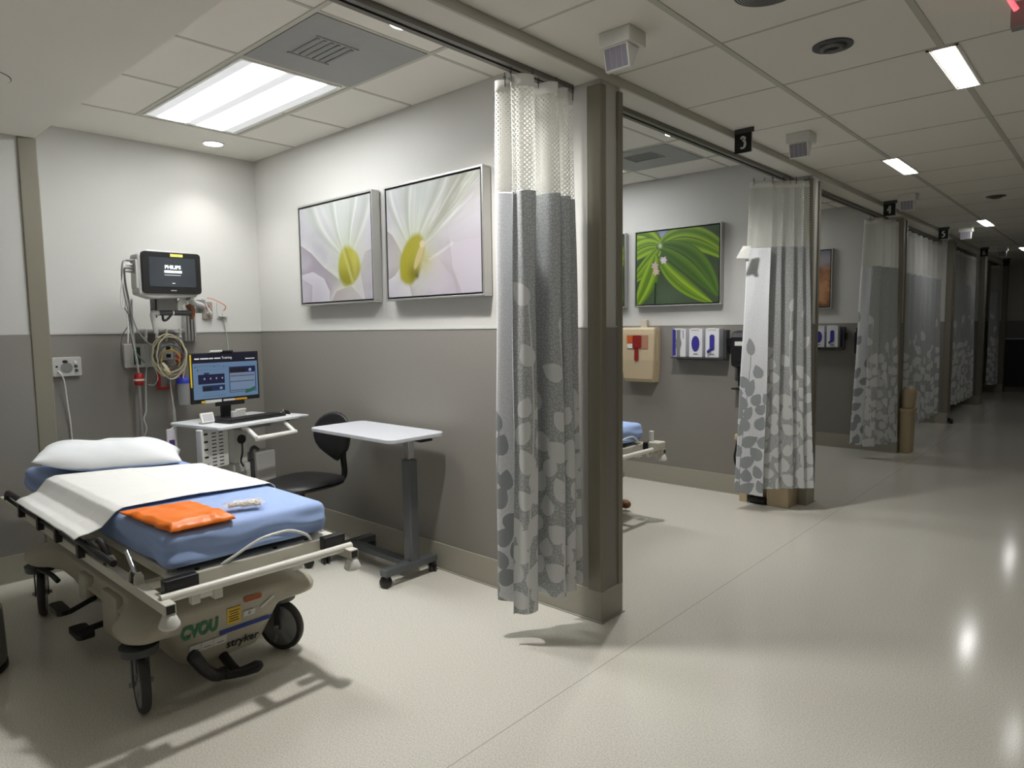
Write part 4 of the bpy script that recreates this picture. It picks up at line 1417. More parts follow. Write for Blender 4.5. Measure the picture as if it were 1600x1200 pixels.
# nurse call station with pendant cord
o = thing('nurse_call_station', 'pale wall speaker box with cord beside the gray vertical guard', 'call station', (XW, 1.315, 1.22), 'units on the head wall')
build('case', wall_plate(1.315, 1.232, 0.165, 0.125, 0.03, 0.012), m_ltgrey, o, bevel=0.005)
build('speaker_grille', G().cyl((XW + 0.030, 1.312, 1.226), (XW + 0.032, 1.312, 1.226), 0.034, n=32), m_grey, o)
for (y, z, r) in ((1.362, 1.262, 0.010), (1.364, 1.234, 0.010), (1.366, 1.206, 0.010)):
    build('button', G().cyl((XW + 0.030, y, z), (XW + 0.035, y, z), r, n=16), m_dgrey if z < 1.25 else m_white, o)
build('call_button', G().ell((XW + 0.030, 1.305, 1.266), (0.006, 0.016, 0.010)), m_black, o, label='dark oval button')
build('socket', G().cyl((XW + 0.030, 1.257, 1.235), (XW + 0.032, 1.257, 1.235), 0.007, n=12), m_black, o)
build('cord', G().tube([(XW + 0.03, 1.262, 1.205), (XW + 0.05, 1.275, 1.185), (XW + 0.045, 1.29, 1.13), (XW + 0.03, 1.302, 1.0), (XW + 0.02, 1.315, 0.85), (XW + 0.02, 1.32, 0.6)], 0.0045, n=8), m_white, o)

o = thing('wall_outlet_box', 'white wall outlet box with green panel behind the hanging cables', 'outlet box', (XW, 1.75, 1.28), 'units on the head wall')
build('case', wall_plate(1.75, 1.287, 0.195, 0.165, 0.035, 0.010), m_ltgrey, o, bevel=0.006)
build('green_panel', G().box(XW + 0.035, XW + 0.038, 1.712, 1.755, 1.225, 1.345), mat('dark_green', srgb(20, 62, 50), 0.4), o, label='dark green insert')
build('switch', G().box(XW + 0.038, XW + 0.045, 1.716, 1.728, 1.30, 1.335), m_white, o)
o = thing('medical_outlet', 'gray wall outlet with a red dot to the right of the monitor arm', 'outlet', (XW, 2.246, 1.60), 'units on the head wall')
build('plate', wall_plate(2.246, 1.602, 0.072, 0.125, 0.012, 0.006), mat('tan_grey_plate', srgb(150, 140, 130), 0.45), o)
build('red_dot', G().cyl((XW + 0.012, 2.243, 1.625), (XW + 0.016, 2.243, 1.625), 0.016, n=20), mat('dull_red', srgb(150, 52, 54), 0.4), o)
build('plug', G().tube([(XW + 0.012, 2.25, 1.578), (XW + 0.045, 2.25, 1.582), (XW + 0.06, 2.235, 1.60), (XW + 0.07, 2.21, 1.64), (XW + 0.10, 2.17, 1.69)], 0.008, n=10, radii=[0.014, 0.012, 0.007, 0.006, 0.006]), m_white, o)
o = thing('network_jack', 'white wall jack with an orange cable, right of the red dotted outlet', 'outlet', (XW, 2.355, 1.60), 'units on the head wall')
build('plate', wall_plate(2.355, 1.602, 0.072, 0.12, 0.006, 0.004), m_wall, o)
build('clip', G().box(XW + 0.006, XW + 0.03, 2.325, 2.385, 1.555, 1.562), m_ltgrey, o)
build('cable', G().tube([(XW + 0.012, 2.365, 1.60), (XW + 0.03, 2.372, 1.618), (XW + 0.05, 2.36, 1.64), (XW + 0.07, 2.30, 1.668), (XW + 0.10, 2.24, 1.685), (XW + 0.14, 2.19, 1.688)], 0.003, n=8), mat('orange_cable', srgb(214, 120, 84), 0.5), o)
build('white_cable', G().tube([(XW + 0.012, 2.355, 1.585), (XW + 0.014, 2.36, 1.54), (XW + 0.014, 2.375, 1.45), (XW + 0.014, 2.39, 1.25), (XW + 0.014, 2.40, 0.9)], 0.003, n=8), m_ltgrey, o)

# ================================================================== patient monitor on its wall arm
pm = thing('patient_monitor', 'patient monitor with a black bezel on a wall arm above the hanging cables', 'medical monitor', (XW, 1.95, 1.35))
xm = -4.56
g = G()
g.box(XW, XW + 0.03, 2.06, 2.145, 1.38, 1.72)
for k in range(4):
    g.box(XW + 0.03, XW + 0.045, 2.06 + 0.0225 * k, 2.072 + 0.0225 * k, 1.38, 1.72)
build('wall_channel', g, m_alu, pm)
build('arm', G().tube([(XW + 0.04, 2.10, 1.60), (XW + 0.16, 2.085, 1.60), (-4.74, 2.06, 1.62), (-4.66, 1.97, 1.64), (-4.64, 1.93, 1.67)], 0.02, n=12), m_ltgrey, pm)
build('arm_joint', G().cyl((-4.80, 2.075, 1.575), (-4.80, 2.075, 1.665), 0.032, n=20), m_grey, pm)
build('arm_wedge', G().prism([(-4.70, 1.83, 1.592), (-4.70, 1.875, 1.592), (-4.70, 1.965, 1.69), (-4.70, 1.91, 1.69)], (0.03, 0, 0)), m_white, pm, bevel=0.004)
build('adapter_block', G().box(-4.76, -4.66, 1.735, 1.87, 1.585, 1.685), m_grey, pm, bevel=0.012)
build('adapter_side', G().box(-4.755, -4.665, 1.727, 1.738, 1.54, 1.683), m_black, pm, bevel=0.004)
build('cross_bar', G().cyl((-4.68, 1.735, 1.572), (-4.68, 1.955, 1.572), 0.018, n=16), m_dgrey, pm)
build('bar_band', G().cyl((-4.68, 1.835, 1.572), (-4.68, 1.843, 1.572), 0.019, n=16), m_white, pm)
build('elbow', G().tube([(-4.68, 1.75, 1.572), (-4.68, 1.722, 1.568), (-4.68, 1.716, 1.545), (-4.68, 1.73, 1.44)], 0.016, n=12, radii=[0.020, 0.022, 0.018, 0.014]), m_ltgrey, pm)
build('black_loop', G().tube([(-4.68, 1.775, 1.56), (-4.68, 1.778, 1.525), (-4.68, 1.80, 1.528), (-4.68, 1.825, 1.555)], 0.008, n=8), m_black, pm)
build('brown_tube', G().tube([(-4.70, 1.955, 1.63), (-4.69, 1.97, 1.58), (-4.69, 1.965, 1.53)], 0.02, n=10, radii=[0.026, 0.022, 0.008]), mat('rust_brown', srgb(134, 84, 56), 0.5), pm)
bw = 0.375
hs = build('housing', G().prism([(xm - 0.13, 1.598, 1.93), (xm - 0.13, 1.60, 1.685), (xm - 0.13, 1.68, 1.658), (xm - 0.13, 1.95, 1.672), (xm - 0.13, 1.972, 1.70), (xm - 0.13, 1.972, 1.955), (xm - 0.13, 1.66, 1.965)], (0.125, 0, 0)), m_ltgrey, pm, bevel=0.010)
build('housing', G().box(xm - 0.10, xm - 0.01, 1.588, 1.612, 1.72, 1.90), m_ltgrey, pm, bevel=0.006)
g = G(); slab(g, (xm - 0.012, 1.800, 1.822), (0, 1, 0), UP, (1, 0, 0), 0.362, 0.262, 0.022, 0.022)
bz = build('bezel', g, m_black, pm, bevel=0.003)
m_scr = mat('monitor_screen', srgb(40, 44, 48), 0.12, emit=srgb(52, 58, 64), strength=0.35)
sc = build('screen', G().box(xm + 0.010, xm + 0.0112, 1.660, 1.945, 1.735, 1.918), m_scr, bz)
m_glow = emis('screen_text', 0.5, (0.78, 0.92, 0.95, 1))
lettering('PHILIPS', 0.031, (xm + 0.0116, 1.803, 1.858), (0, 1, 0), UP, m_glow, sc, align='CENTER', depth=0.0001, bold=0.0012)
build('progress_bar', G().box(xm + 0.0112, xm + 0.0116, 1.750, 1.858, 1.822, 1.838), m_glow, sc)
build('status_text', G().box(xm + 0.0112, xm + 0.0116, 1.750, 1.85, 1.807, 1.810), emis('dim_text', 0.2, (0.6, 0.7, 0.75, 1)), sc)
build('status_text', G().box(xm + 0.0112, xm + 0.0116, 1.795, 1.813, 1.756, 1.759), m_glow, sc)
build('maker_plate', G().box(xm + 0.0098, xm + 0.0106, 1.785, 1.820, 1.709, 1.714), m_ltgrey, bz)
build('yellow_sticker', G().box(xm + 0.0098, xm + 0.0108, 1.790, 1.868, 1.925, 1.943), mat('pale_yellow', srgb(228, 216, 110), 0.5), bz)
for k, z in enumerate((1.893, 1.866, 1.846, 1.826)):
    build('connector', G().tube([(xm - 0.05, 1.592, z), (xm - 0.05, 1.562, z), (xm - 0.05, 1.545, z - 0.002)], 0.008, n=10, radii=[0.010, 0.008, 0.004]), m_grey if k != 1 else m_ltgrey, pm)

m_cable = mat('grey_cable', srgb(150, 150, 146), 0.5)
m_cable2 = mat('dark_cable', srgb(98, 98, 98), 0.5)
# cables hanging from the monitor's side connectors (plugged in: they move with it)
xc = xm - 0.05
runs = [([(xc, 1.545, 1.891), (xc, 1.530, 1.875), (xc - 0.02, 1.528, 1.80), (xc - 0.05, 1.545, 1.70), (xc - 0.06, 1.565, 1.58), (xc - 0.06, 1.575, 1.45), (xc - 0.05, 1.60, 1.25)], 0.005, m_cable),
        ([(xc, 1.545, 1.864), (xc, 1.535, 1.85), (xc - 0.02, 1.532, 1.78), (xc - 0.05, 1.525, 1.68), (xc - 0.05, 1.53, 1.60), (xc - 0.06, 1.55, 1.66), (xc - 0.06, 1.56, 1.50), (xc - 0.08, 1.56, 1.38)], 0.004, m_white),
        ([(xc, 1.545, 1.844), (xc, 1.538, 1.83), (xc - 0.03, 1.55, 1.75), (xc - 0.05, 1.572, 1.62), (xc - 0.06, 1.578, 1.50), (xc - 0.10, 1.60, 1.34), (xc - 0.16, 1.68, 1.25)], 0.006, m_cable2),
        ([(xc, 1.545, 1.824), (xc - 0.02, 1.545, 1.81), (xc - 0.04, 1.555, 1.70), (xc - 0.06, 1.60, 1.50), (xc - 0.08, 1.66, 1.40), (xc - 0.12, 1.72, 1.36)], 0.004, m_cable),
        ([(xc - 0.02, 1.532, 1.60), (xc - 0.06, 1.575, 1.52), (xc - 0.10, 1.535, 1.42), (xc - 0.16, 1.54, 1.28), (xc - 0.16, 1.555, 1.18)], 0.003, m_cable2)]
for pts, r, m in runs:
    build('cable', G().tube(pts, r, n=8), m, pm)

# ---- hook rail with hanging leads
hk = thing('cable_hook_rack', 'white rack of cable hooks on the head wall under the patient monitor', 'hook rack', (XW, 1.88, 1.40))
build('rail', G().box(XW, XW + 0.14, 1.75, 2.01, 1.456, 1.468), m_ltgrey, hk, bevel=0.003)
for y in (1.76, 1.83, 1.895, 1.985):
    build('hook', G().tube([(XW + 0.14, y, 1.468), (XW + 0.145, y, 1.43), (XW + 0.15, y - 0.004, 1.40), (XW + 0.165, y - 0.010, 1.39), (XW + 0.175, y - 0.012, 1.415)], 0.009, n=8), m_ltgrey, hk)
build('socket_panel', G().box(XW, XW + 0.09, 1.87, 1.955, 1.25, 1.37), m_ltgrey, hk, bevel=0.01)
for z in (1.333, 1.28):
    build('socket', G().box(XW + 0.09, XW + 0.093, 1.905, 1.935, z - 0.012, z + 0.012), m_black, hk)
m_ivory = mat('ivory_lead', srgb(206, 200, 170), 0.5)
m_brown = mat('brown_lead', srgb(84, 66, 52), 0.5)
m_mustard = mat('mustard_lead', srgb(196, 160, 62), 0.5)
m_redl = mat('red_lead', srgb(170, 34, 30), 0.45)
o = thing('coiled_leads', 'coil of ivory and brown monitoring leads hanging from a wall hook', 'cable', (XW + 0.16, 1.89, 1.28))
rnd = random.Random(4)
for k, (m, w, h, dz) in enumerate(((m_ivory, 0.085, 0.120, 0.0), (m_brown, 0.082, 0.10, 0.012), (m_ivory, 0.095, 0.125, -0.005), (m_brown, 0.072, 0.088, 0.02), (m_cable, 0.075, 0.12, -0.008), (m_ivory, 0.09, 0.105, 0.006), (m_mustard, 0.05, 0.07, -0.045), (m_cable2, 0.065, 0.075, -0.02), (m_ivory, 0.078, 0.13, -0.012))):
    pts = []
    for i in range(27):
        a = 2 * math.pi * (i / 24) + 1.2
        pts.append((XW + 0.150 + 0.012 * k * 0.6 + 0.012 * math.sin(2 * a + k), 1.893 + 1.22 * w * math.cos(a) * (1 + 0.05 * rnd.uniform(-1, 1)), 1.288 + dz + 1.15 * h * math.sin(a) * (1 + 0.04 * rnd.uniform(-1, 1))))
    build('loop', G().tube(pts, 0.0048, n=7, res=3), m, o)
build('red_clip', G().tube([(XW + 0.19, 1.93, 1.285), (XW + 0.19, 1.955, 1.265), (XW + 0.19, 1.97, 1.275)], 0.010, n=8), m_redl, o)
build('ivory_cuff', G().tube([(XW + 0.185, 1.835, 1.235), (XW + 0.19, 1.85, 1.20), (XW + 0.19, 1.875, 1.165)], 0.02, n=10, radii=[0.014, 0.024, 0.016]), m_ivory, o)
build('lead_tail', G().tube([(XW + 0.15, 1.985, 1.33), (XW + 0.15, 2.0, 1.20), (XW + 0.14, 1.99, 1.12)], 0.005, n=7), m_ivory, o)

# ---- other lines in front of the wall
o = thing('iv_pole', 'thin metal pole with a red cap behind the pillow', 'pole', (XW + 0.10, 1.715, 0))
build('pole', G().cyl((XW + 0.10, 1.715, 0.02), (XW + 0.10, 1.715, 1.10), 0.0095, n=14), m_alu, o)
build('pole_foot', G().lathe([(0.11, 0.0), (0.11, 0.015), (0.03, 0.03), (0.012, 0.05)], (XW + 0.115, 1.715, 0), n=28), m_dgrey, o)
build('red_cap', G().lathe([(0.010, 1.085), (0.028, 1.09), (0.032, 1.11), (0.032, 1.145), (0.026, 1.165), (0.008, 1.172)], (XW + 0.10, 1.715, 0), n=24), m_redl, o)
build('cap_label', G().lathe([(0.0326, 1.118), (0.0326, 1.132)], (XW + 0.10, 1.715, 0), n=24, cap=False), m_white, o)
build('tubing', G().tube([(XW + 0.10, 1.715, 1.17), (XW + 0.11, 1.70, 1.30), (XW + 0.13, 1.685, 1.42), (XW + 0.2, 1.66, 1.55), (XW + 0.3, 1.63, 1.66)], 0.007, n=8), m_ltgrey, o)
o = thing('clear_tubing', 'clear tubing looping down the head wall beside the thin pole', 'tubing', (XW + 0.03, 1.77, 1.25))
m_clear = mat('clear_tube', srgb(196, 198, 196), 0.25)
build('line', G().tube([(XW + 0.06, 1.78, 1.36), (XW + 0.07, 1.79, 1.28), (XW + 0.06, 1.775, 1.15), (XW + 0.05, 1.77, 1.0), (XW + 0.05, 1.765, 0.90), (XW + 0.06, 1.745, 0.85), (XW + 0.07, 1.755, 0.78), (XW + 0.06, 1.735, 0.70), (XW + 0.06, 1.73, 0.55)], 0.005, n=8), m_clear, o)
build('loop', G().tube([(XW + 0.05, 1.80, 1.30), (XW + 0.05, 1.83, 1.22), (XW + 0.05, 1.855, 1.13), (XW + 0.05, 1.83, 1.08), (XW + 0.05, 1.79, 1.085)], 0.0035, n=8), m_clear, o)
o = thing('suction_canister', 'clear suction canister with a blue lid left of the computer monitor', 'canister', (XW + 0.09, 2.015, 0.95))
m_can = mat('canister_plastic', srgb(214, 218, 222), 0.2, alpha=0.42)
build('jar', G().lathe([(0.030, 0.925), (0.040, 0.93), (0.046, 1.08)], (XW + 0.09, 2.012, 0), n=28), m_can, o)
build('lid', G().lathe([(0.05, 1.08), (0.05, 1.10), (0.044, 1.115), (0.018, 1.12), (0.016, 1.14)], (XW + 0.09, 2.012, 0), n=28), mat('blue_lid', srgb(48, 66, 190), 0.35), o)
build('red_hose', G().tube([(XW + 0.09, 2.0, 1.13), (XW + 0.09, 1.985, 1.17), (XW + 0.085, 1.985, 1.22), (XW + 0.08, 1.975, 1.25)], 0.009, n=8), m_redl, o)
build('wall_clamp', G().box(XW, XW + 0.05, 1.99, 2.03, 1.03, 1.075), m_grey, o)
o = thing('red_bracket', 'flat red frame hanging on the head wall under the coiled leads', 'bracket', (XW + 0.02, 1.905, 1.10))
g = G()
for b in ((1.862, 1.882, 1.05, 1.185), (1.862, 1.955, 1.04, 1.058), (1.94, 1.955, 1.04, 1.075)):
    g.box(XW + 0.01, XW + 0.03, *b)
build('frame', g, m_redl, o, bevel=0.003)
o = thing('suction_wand', 'white suction wand standing on end left of the white cart', 'suction wand', (XW + 0.12, 1.925, 0.6))
build('wand', G().tube([(XW + 0.12, 1.925, 0.50), (XW + 0.12, 1.925, 0.86), (XW + 0.12, 1.922, 0.93), (XW + 0.10, 1.918, 1.10), (XW + 0.09, 1.93, 1.2)], 0.006, n=8, radii=[0.012, 0.012, 0.006, 0.004, 0.004]), m_ltgrey, o)
build('wall_bracket', G().box(XW, XW + 0.125, 1.915, 1.935, 0.70, 0.73), m_ltgrey, o)
# tall clear sleeve with a printed tag at the cart's side
o = thing('printed_sleeve', 'clear sleeve with a purple printed tag under the left corner of the cart', 'packet', (XW + 0.2, 1.72, 0.6))
build('sleeve', G().box(-4.47, -4.46, 1.675, 1.74, 0.60, 0.835), mat('sleeve_film', srgb(206, 200, 204), 0.3), o, bevel=0.003)
build('print', G().box(-4.46, -4.4585, 1.688, 1.722, 0.715, 0.765), mat('purple_print', srgb(74, 54, 110), 0.5), o)
build('hanger', G().tube([(-4.465, 1.705, 0.835), (-4.465, 1.725, 0.846)], 0.004, n=8), m_ltgrey, o)
# ================================================================== privacy curtains
def fabric_mat(name, base, dot, leaf, dots=0.8):
    m = bpy.data.materials.new(name); m.use_nodes = True
    nt = m.node_tree; b = nt.nodes['Principled BSDF']; L = nt.links.new
    b.inputs['Roughness'].default_value = 0.75
    b.inputs['Specular IOR Level'].default_value = 0.25
    uv = nt.nodes.new('ShaderNodeUVMap'); uv.uv_map = 'flat'
    vo = nt.nodes.new('ShaderNodeTexVoronoi'); vo.voronoi_dimensions = '2D'; vo.inputs['Scale'].default_value = 72; vo.inputs['Randomness'].default_value = 0.75
    L(uv.outputs['UV'], vo.inputs['Vector'])
    mr = nt.nodes.new('ShaderNodeMapRange'); mr.inputs['From Min'].default_value = 0.34; mr.inputs['From Max'].default_value = 0.24
    mr.inputs['To Max'].default_value = dots
    L(vo.outputs['Distance'], mr.inputs['Value'])
    mx = nt.nodes.new('ShaderNodeMix'); mx.data_type = 'RGBA'; mx.inputs['A'].default_value = base; mx.inputs['B'].default_value = dot
    L(mr.outputs['Result'], mx.inputs['Factor'])
    at = nt.nodes.new('ShaderNodeAttribute'); at.attribute_name = 'leaf'
    st = nt.nodes.new('ShaderNodeMapRange'); st.inputs['From Min'].default_value = 0.35; st.inputs['From Max'].default_value = 0.65
    L(at.outputs['Fac'], st.inputs['Value'])
    m2 = nt.nodes.new('ShaderNodeMix'); m2.data_type = 'RGBA'; m2.inputs['B'].default_value = leaf
    L(mx.outputs['Result'], m2.inputs['A']); L(st.outputs['Result'], m2.inputs['Factor'])
    L(m2.outputs['Result'], b.inputs['Base Color'])
    return m
m_fab = fabric_mat('curtain_front', srgb(176, 180, 182), srgb(208, 211, 212), srgb(226, 228, 228))
m_rev = fabric_mat('curtain_reverse', srgb(226, 228, 231), srgb(206, 208, 211), srgb(158, 163, 166), 0.5)

def net_mat(name, p, q):
    m = bpy.data.materials.new(name); m.use_nodes = True
    nt = m.node_tree; L = nt.links.new
    b = nt.nodes['Principled BSDF']; b.inputs['Base Color'].default_value = srgb(236, 236, 230); b.inputs['Roughness'].default_value = 0.8
    out = nt.nodes['Material Output']
    uv = nt.nodes.new('ShaderNodeUVMap'); uv.uv_map = 'flat'
    sp = nt.nodes.new('ShaderNodeSeparateXYZ'); L(uv.outputs['UV'], sp.inputs[0])
    cs = []
    for ax, per in (('X', p), ('Y', q)):
        mu = nt.nodes.new('ShaderNodeMath'); mu.operation = 'MULTIPLY'; mu.inputs[1].default_value = 2 * math.pi / per
        L(sp.outputs[ax], mu.inputs[0])
        c = nt.nodes.new('ShaderNodeMath'); c.operation = 'COSINE'; L(mu.outputs[0], c.inputs[0]); cs.append(c)
    pr = nt.nodes.new('ShaderNodeMath'); pr.operation = 'MULTIPLY'; L(cs[0].outputs[0], pr.inputs[0]); L(cs[1].outputs[0], pr.inputs[1])
    gt = nt.nodes.new('ShaderNodeMath'); gt.operation = 'GREATER_THAN'; gt.inputs[1].default_value = 0.22; L(pr.outputs[0], gt.inputs[0])
    tl = nt.nodes.new('ShaderNodeBsdfTranslucent'); tl.inputs['Color'].default_value = srgb(236, 236, 230)
    m1 = nt.nodes.new('ShaderNodeMixShader'); m1.inputs[0].default_value = 0.4
    L(b.outputs[0], m1.inputs[1]); L(tl.outputs[0], m1.inputs[2])
    tr = nt.nodes.new('ShaderNodeBsdfTransparent')
    m2 = nt.nodes.new('ShaderNodeMixShader')
    L(gt.outputs[0], m2.inputs[0]); L(m1.outputs[0], m2.inputs[1]); L(tr.outputs[0], m2.inputs[2]); L(m2.outputs[0], out.inputs['Surface'])
    return m
m_net = net_mat('curtain_net', 0.022, 0.020)
m_tape = mat('curtain_header', srgb(232, 232, 226), 0.8)

def leaf_mask(A, Z, width, seed, dense=1.0):
    """printed stems and leaves on flat cloth; A,Z flat coordinates in metres"""
    rnd = random.Random(seed)
    M = np.zeros_like(A)
    def soft(d, w=0.004):
        return np.clip(0.5 - d / w, 0, 1)
    def leaf(a, z, ang, ln, wd):
        c, s = math.cos(ang), math.sin(ang)
        sel = (np.abs(A - a - c * ln / 2) < ln) & (np.abs(Z - z - s * ln / 2) < ln)
        if not sel.any():
            return
        x = A[sel] - a; y = Z[sel] - z
        t = (x * c + y * s) / ln; q = -x * s + y * c
        prof = wd * np.sin(np.pi * np.clip(t, 0, 1) ** 0.72) ** 0.75
        d = np.where((t > 0) & (t < 1), np.abs(q) - prof, 1.0)
        M[sel] = np.maximum(M[sel], soft(d))
    used = []
    def ok(a, z, r):
        for (b, y, q) in used:
            if (a - b) ** 2 + (z - y) ** 2 < (r + q) ** 2:
                return False
        used.append((a, z, r)); return True
    n = max(3, int(width / 0.2))
    for k in range(n):
        a0 = width * (k + 0.5 + rnd.uniform(-0.25, 0.25)) / n
        top = rnd.choice([1.38, 1.30, 1.12, 0.95, 1.45]) + rnd.uniform(-0.05, 0.05)
        ph, am = rnd.uniform(0, 6), rnd.uniform(0.012, 0.03)
        xs = lambda z: a0 + am * np.sin(z * 3.2 + ph)
        d = np.abs(A - xs(Z)) - 0.0038
        M[:] = np.maximum(M, np.where(Z < top, soft(d), 0))
        leaf(float(xs(np.array(top))) - 0.004, top - 0.01, rnd.uniform(0.6, 2.5), rnd.uniform(0.12, 0.14), rnd.uniform(0.036, 0.044))
        used.append((float(xs(np.array(top))), top + 0.04, 0.07))
        z = top - rnd.uniform(0.22, 0.34); side = rnd.choice((-1, 1))
        while z > 0.05:
            ln, wd = rnd.uniform(0.105, 0.14), rnd.uniform(0.036, 0.047)
            ang = math.pi / 2 - side * rnd.uniform(0.35, 1.1)
            a = float(xs(np.array(z)))
            ca, cz = a + math.cos(ang) * ln * 0.6, z + math.sin(ang) * ln * 0.5
            if ok(ca, cz, 0.040):
                leaf(a + side * 0.003, z, ang, ln, wd)
            side = -side
            z -= rnd.uniform(0.07, 0.13) if z < 0.95 else rnd.uniform(0.15, 0.25)
    for k in range(int(900 * width * dense)):
        a, z = rnd.uniform(0, width), rnd.uniform(0.02, 1.08) * rnd.uniform(0.5, 1)
        r = rnd.uniform(0.036, 0.046)
        if ok(a, z, r):
            ang = math.pi / 2 + rnd.uniform(-0.8, 0.8)
            ln = 2.5 * r
            leaf(a - math.cos(ang) * ln / 2, z - math.sin(ang) * ln / 2, ang, ln, r)
    return M

def spline(P, n):
    P = [np.array(p, float) for p in P]
    Q = []
    for i in range(len(P) - 1):
        p0, p1, p2, p3 = P[max(i - 1, 0)], P[i], P[i + 1], P[min(i + 2, len(P) - 1)]
        for k in range(40):
            t = k / 40
            Q.append(0.5 * ((2 * p1) + (p2 - p0) * t + (2 * p0 - 5 * p1 + 4 * p2 - p3) * t * t + (3 * p1 - p0 - 3 * p2 + p3) * t ** 3))
    Q.append(P[-1]); Q = np.array(Q)
    s = np.concatenate([[0], np.cumsum(np.linalg.norm(np.diff(Q, axis=0), axis=1))])
    u = np.linspace(0, s[-1], n)
    return np.stack([np.interp(u, s, Q[:, 0]), np.interp(u, s, Q[:, 1])], -1), s[-1]

def curtain(label, bot, top, zb, zf, zt, step, seed, hooks=7, sag=0.0, dense=1.0, drop=0.0):
    """bot/top: plan polylines of the folded cloth at hem and header"""
    _, Lb = spline(bot, 10)
    n = max(60, int(Lb / step))
    PB, L = spline(bot, n); PT, _ = spline(top, n)
    c = PT.mean(0)
    t = thing('privacy_curtain', label, 'curtain', (c[0], c[1], zt), 'privacy curtains between the bays')
    def surf(z0, z1, nz):
        z = np.linspace(z0, z1, nz)
        f = ((z - zb) / (zt - zb))[None, :, None]
        f = f ** 0.85
        X = PB[:, None, :] * (1 - f) + PT[:, None, :] * f
        a = np.linspace(0, L, n)[:, None] * np.ones((1, nz))
        Z = np.ones((n, 1)) * z[None, :]
        rip = 0.004 * np.sin(a * 40 + Z * 3 + seed) * np.sin(Z * 2.1 + a * 3)
        X = X + rip[..., None]
        zz = Z + (sag * np.sin(a * 7 + seed) - drop * np.exp(-(a / 0.26) ** 2)) * (1 - f[..., 0])
        return np.concatenate([X, zz[..., None]], -1), a, Z
    P, a, Z = surf(zb, zf, max(20, int((zf - zb) / step)))
    M = leaf_mask(a, Z - zb + 0.10, L, seed, dense)
    sheet('fabric_panel', P, [m_fab, m_rev], t, uv=np.stack([a, Z], -1), mask=M, solid=0.0024)
    P, a, Z = surf(zf, zt - 0.05, 24)
    sheet('mesh_top', P, [m_net], t, uv=np.stack([a, Z], -1), label='white open net along the top')
    P, a, Z = surf(zt - 0.05, zt, 3)
    sheet('header_tape', P, [m_tape], t, uv=np.stack([a, Z], -1), solid=0.002)
    for k in range(hooks):
        i = int((n - 1) * (k + 0.02) / max(1, hooks - 0.96))
        p = PT[min(i, n - 1)]
        g = G()
        g.tube([(p[0], p[1], zt - 0.03), (p[0] + 0.004, p[1] - 0.004, zt), (p[0], p[1], zt + 0.02), (p[0], p[1], ZS - 0.024)], 0.0022, n=6)
        g.ring((p[0] - 0.002, p[1], zt + 0.010), (0.6, -0.8, 0), 0.004, 0.0065, 0.003, n=12)
        build('hook', g, m_dgrey, t)
    return t

def fold_path(o, sd, td, pts, ks=1.0, kt=1.0, shift=(0, 0)):
    return [(o[0] + sd[0] * s * ks + td[0] * q * kt + shift[0], o[1] + sd[1] * s * ks + td[1] * q * kt + shift[1]) for s, q in pts]

pts = [(-0.004, -0.012), (0.0, 0.0), (0.055, -0.022), (0.108, 0.012), (0.06, 0.055), (-0.075, 0.052), (-0.07, 0.09), (0.06, 0.135), (0.12, 0.13), (0.175, 0.085), (0.235, 0.098), (0.215, 0.135), (0.135, 0.165), (0.20, 0.185), (0.25, 0.165), (0.287, 0.18), (0.27, 0.22), (0.225, 0.245), (0.28, 0.25), (0.322, 0.262)]
bot = fold_path((-2.02, 2.23), (0.77, 0.64), (-0.64, 0.77), pts)
top = fold_path((-2.02, 2.23), (0.77, 0.64), (-0.64, 0.77), pts, 0.86, 1.0, (0.01, 0.012))
curtain('nearest gray leaf-print curtain, gathered against the end of the flower picture wall', bot, top, 0.185, 2.045, 2.525, 0.0048, 11, hooks=9, sag=0.006, drop=0.035)

pts = [(0.0, 0.0), (-0.10, 0.012), (-0.215, 0.016), (-0.19, 0.035), (-0.05, 0.04), (0.10, 0.055), (0.075, 0.07), (0.05, 0.078), (0.13, 0.085), (0.215, 0.098), (0.19, 0.112), (0.16, 0.118), (0.23, 0.125), (0.30, 0.135), (0.275, 0.147), (0.31, 0.155), (0.365, 0.158)]
bot = fold_path((-2.02, 5.085), (0.93, 0.36), (-0.36, 0.93), pts)
top = fold_path((-2.02, 5.085), (0.93, 0.36), (-0.36, 0.93), pts, 0.72, 1.0, (-0.01, 0.10))
c3 = curtain('second curtain, with its pale reverse side showing and a white tag, over a beige bin', bot, top, 0.178, 2.03, 2.525, 0.007, 23, hooks=7, drop=0.055)

pts = [(0.0, 0.0), (0.06, 0.0), (0.12, 0.03), (0.05, 0.06), (-0.11, 0.08), (-0.09, 0.13), (0.08, 0.17), (0.235, 0.22), (0.21, 0.27), (0.165, 0.30), (0.24, 0.34), (0.33, 0.42), (0.34, 0.47)]
bot = fold_path((-2.03, 7.74), (0.968, 0.25), (-0.25, 0.968), pts)
top = fold_path((-2.03, 7.74), (0.968, 0.25), (-0.25, 0.968), pts, 0.70, 1.0, (0.02, 0.10))
curtain('third curtain from the front, under the sign reading 4', bot, top, 0.14, 2.03, 2.525, 0.010, 31, hooks=5)

